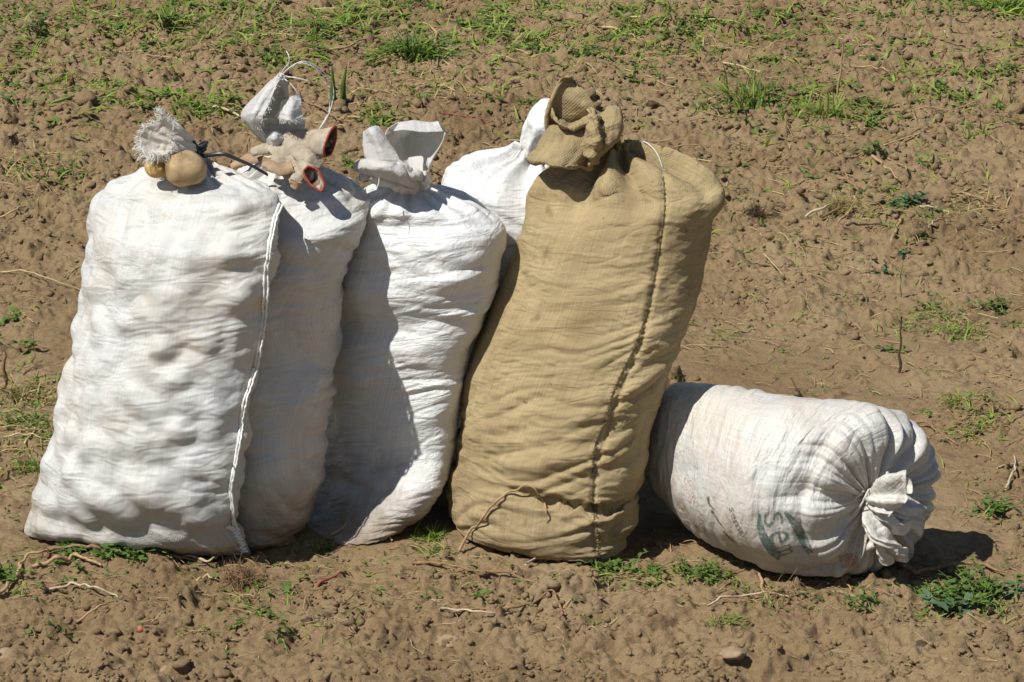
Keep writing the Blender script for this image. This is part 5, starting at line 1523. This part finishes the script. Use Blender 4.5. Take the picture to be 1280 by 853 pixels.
# straw and root litter everywhere, thin
JS2 = Join()
for i in range(2400):
    px, py = g.uniform(-300, 1580), 853 * g.uniform(0, 1) ** 1.15
    p = Gz(px, py)
    if -.14 < p[1] < .5 and -1.13 < p[0] < .28: continue
    p[2] = float(TH(p[0], p[1])); a_ = g.uniform(0, 6.28); L = g.uniform(.01, .06) * (1 + .3 * max(p[1], 0))
    e = p + np.array([math.cos(a_) * L, math.sin(a_) * L, 0]); e[2] = float(TH(e[0], e[1])) + .003
    V, F = tube([p + [0, 0, .003], (p + e) / 2 + [g.normal(0, .004), g.normal(0, .004), g.normal(.002, .003)], e], g.uniform(.0005, .0011) * (1 + .35 * max(p[1], 0)), 6, 4, False); (JS2 if i % 4 == 0 else JD).add(V, F)
for i in range(430):          # torn stems and straws in front of the sacks
    px, py = g.uniform(-10, 1290), g.normal(722, 26)
    if py < 690: continue
    p = G(px, py, .003); a_ = g.normal(0, .6) + (3.14 if g.uniform() < .5 else 0); L = g.uniform(.012, .07)
    e = p + np.array([math.cos(a_) * L, math.sin(a_) * L, 0]); e[2] = float(TH(e[0], e[1])) + .003
    V, F = tube([p, (p + e) / 2 + [g.normal(0, .004), g.normal(0, .004), g.normal(.001, .003)], e], g.uniform(.0005, .0012), 6, 4, False); (JS2 if i % 6 == 0 else JD).add(V, F)
    if i % 2 == 0:
        for _ in range(4):
            Ls = g.uniform(.006, .017)
            V, F = leaf(p + np.array([g.normal(0, .014), g.normal(0, .010), g.uniform(.001, .010)]), (g.normal(), g.normal(), g.uniform(-.1, .4)), (g.normal(0, .3), g.normal(0, .3), 1), Ls, Ls * .5); JL2.add(V, F)
tag(add("short_grass", JG.mesh("short_grass"), M['grass_light']), None, None, kind='stuff')
tag(add("ground_leaves", JL2.mesh("ground_leaves"), M['leaf']), None, None, kind='stuff')
tag(add("straw_litter", JD.mesh("straw_litter"), M['tan_stem']), None, None, kind='stuff')
tag(add("yellow_straw_litter", JS2.mesh("yellow_straw_litter"), M['straw']), None, None, kind='stuff')
# brown dead mats among the greens
JB = Join()
GB = [(690, 35, 90, 30), (520, 75, 50, 24), (350, 45, 50, 25), (230, 60, 60, 20), (760, 60, 60, 30), (1090, 262, 60, 22), (30, 520, 40, 50), (30, 215, 50, 25), (560, 110, 60, 20), (1220, 250, 40, 30), (930, 60, 80, 30), (450, 120, 60, 25)]
for i in range(2600):
    a = GB[g.integers(len(GB))]
    p = Gz(a[0] + g.normal(0, .5) * a[2], a[1] + g.normal(0, .5) * a[3]); p[2] = float(TH(p[0], p[1])) - .002
    V, F = blade(p, (g.normal(0, 1), g.normal(0, 1), g.uniform(.1, .7)), g.uniform(.03, .10), g.uniform(.002, .005), g.uniform(.3, 1.1), g, 4); JB.add(V, F)
tag(add("dead_grass", JB.mesh("dead_grass"), M['dry_grass']), None, None, kind='stuff')
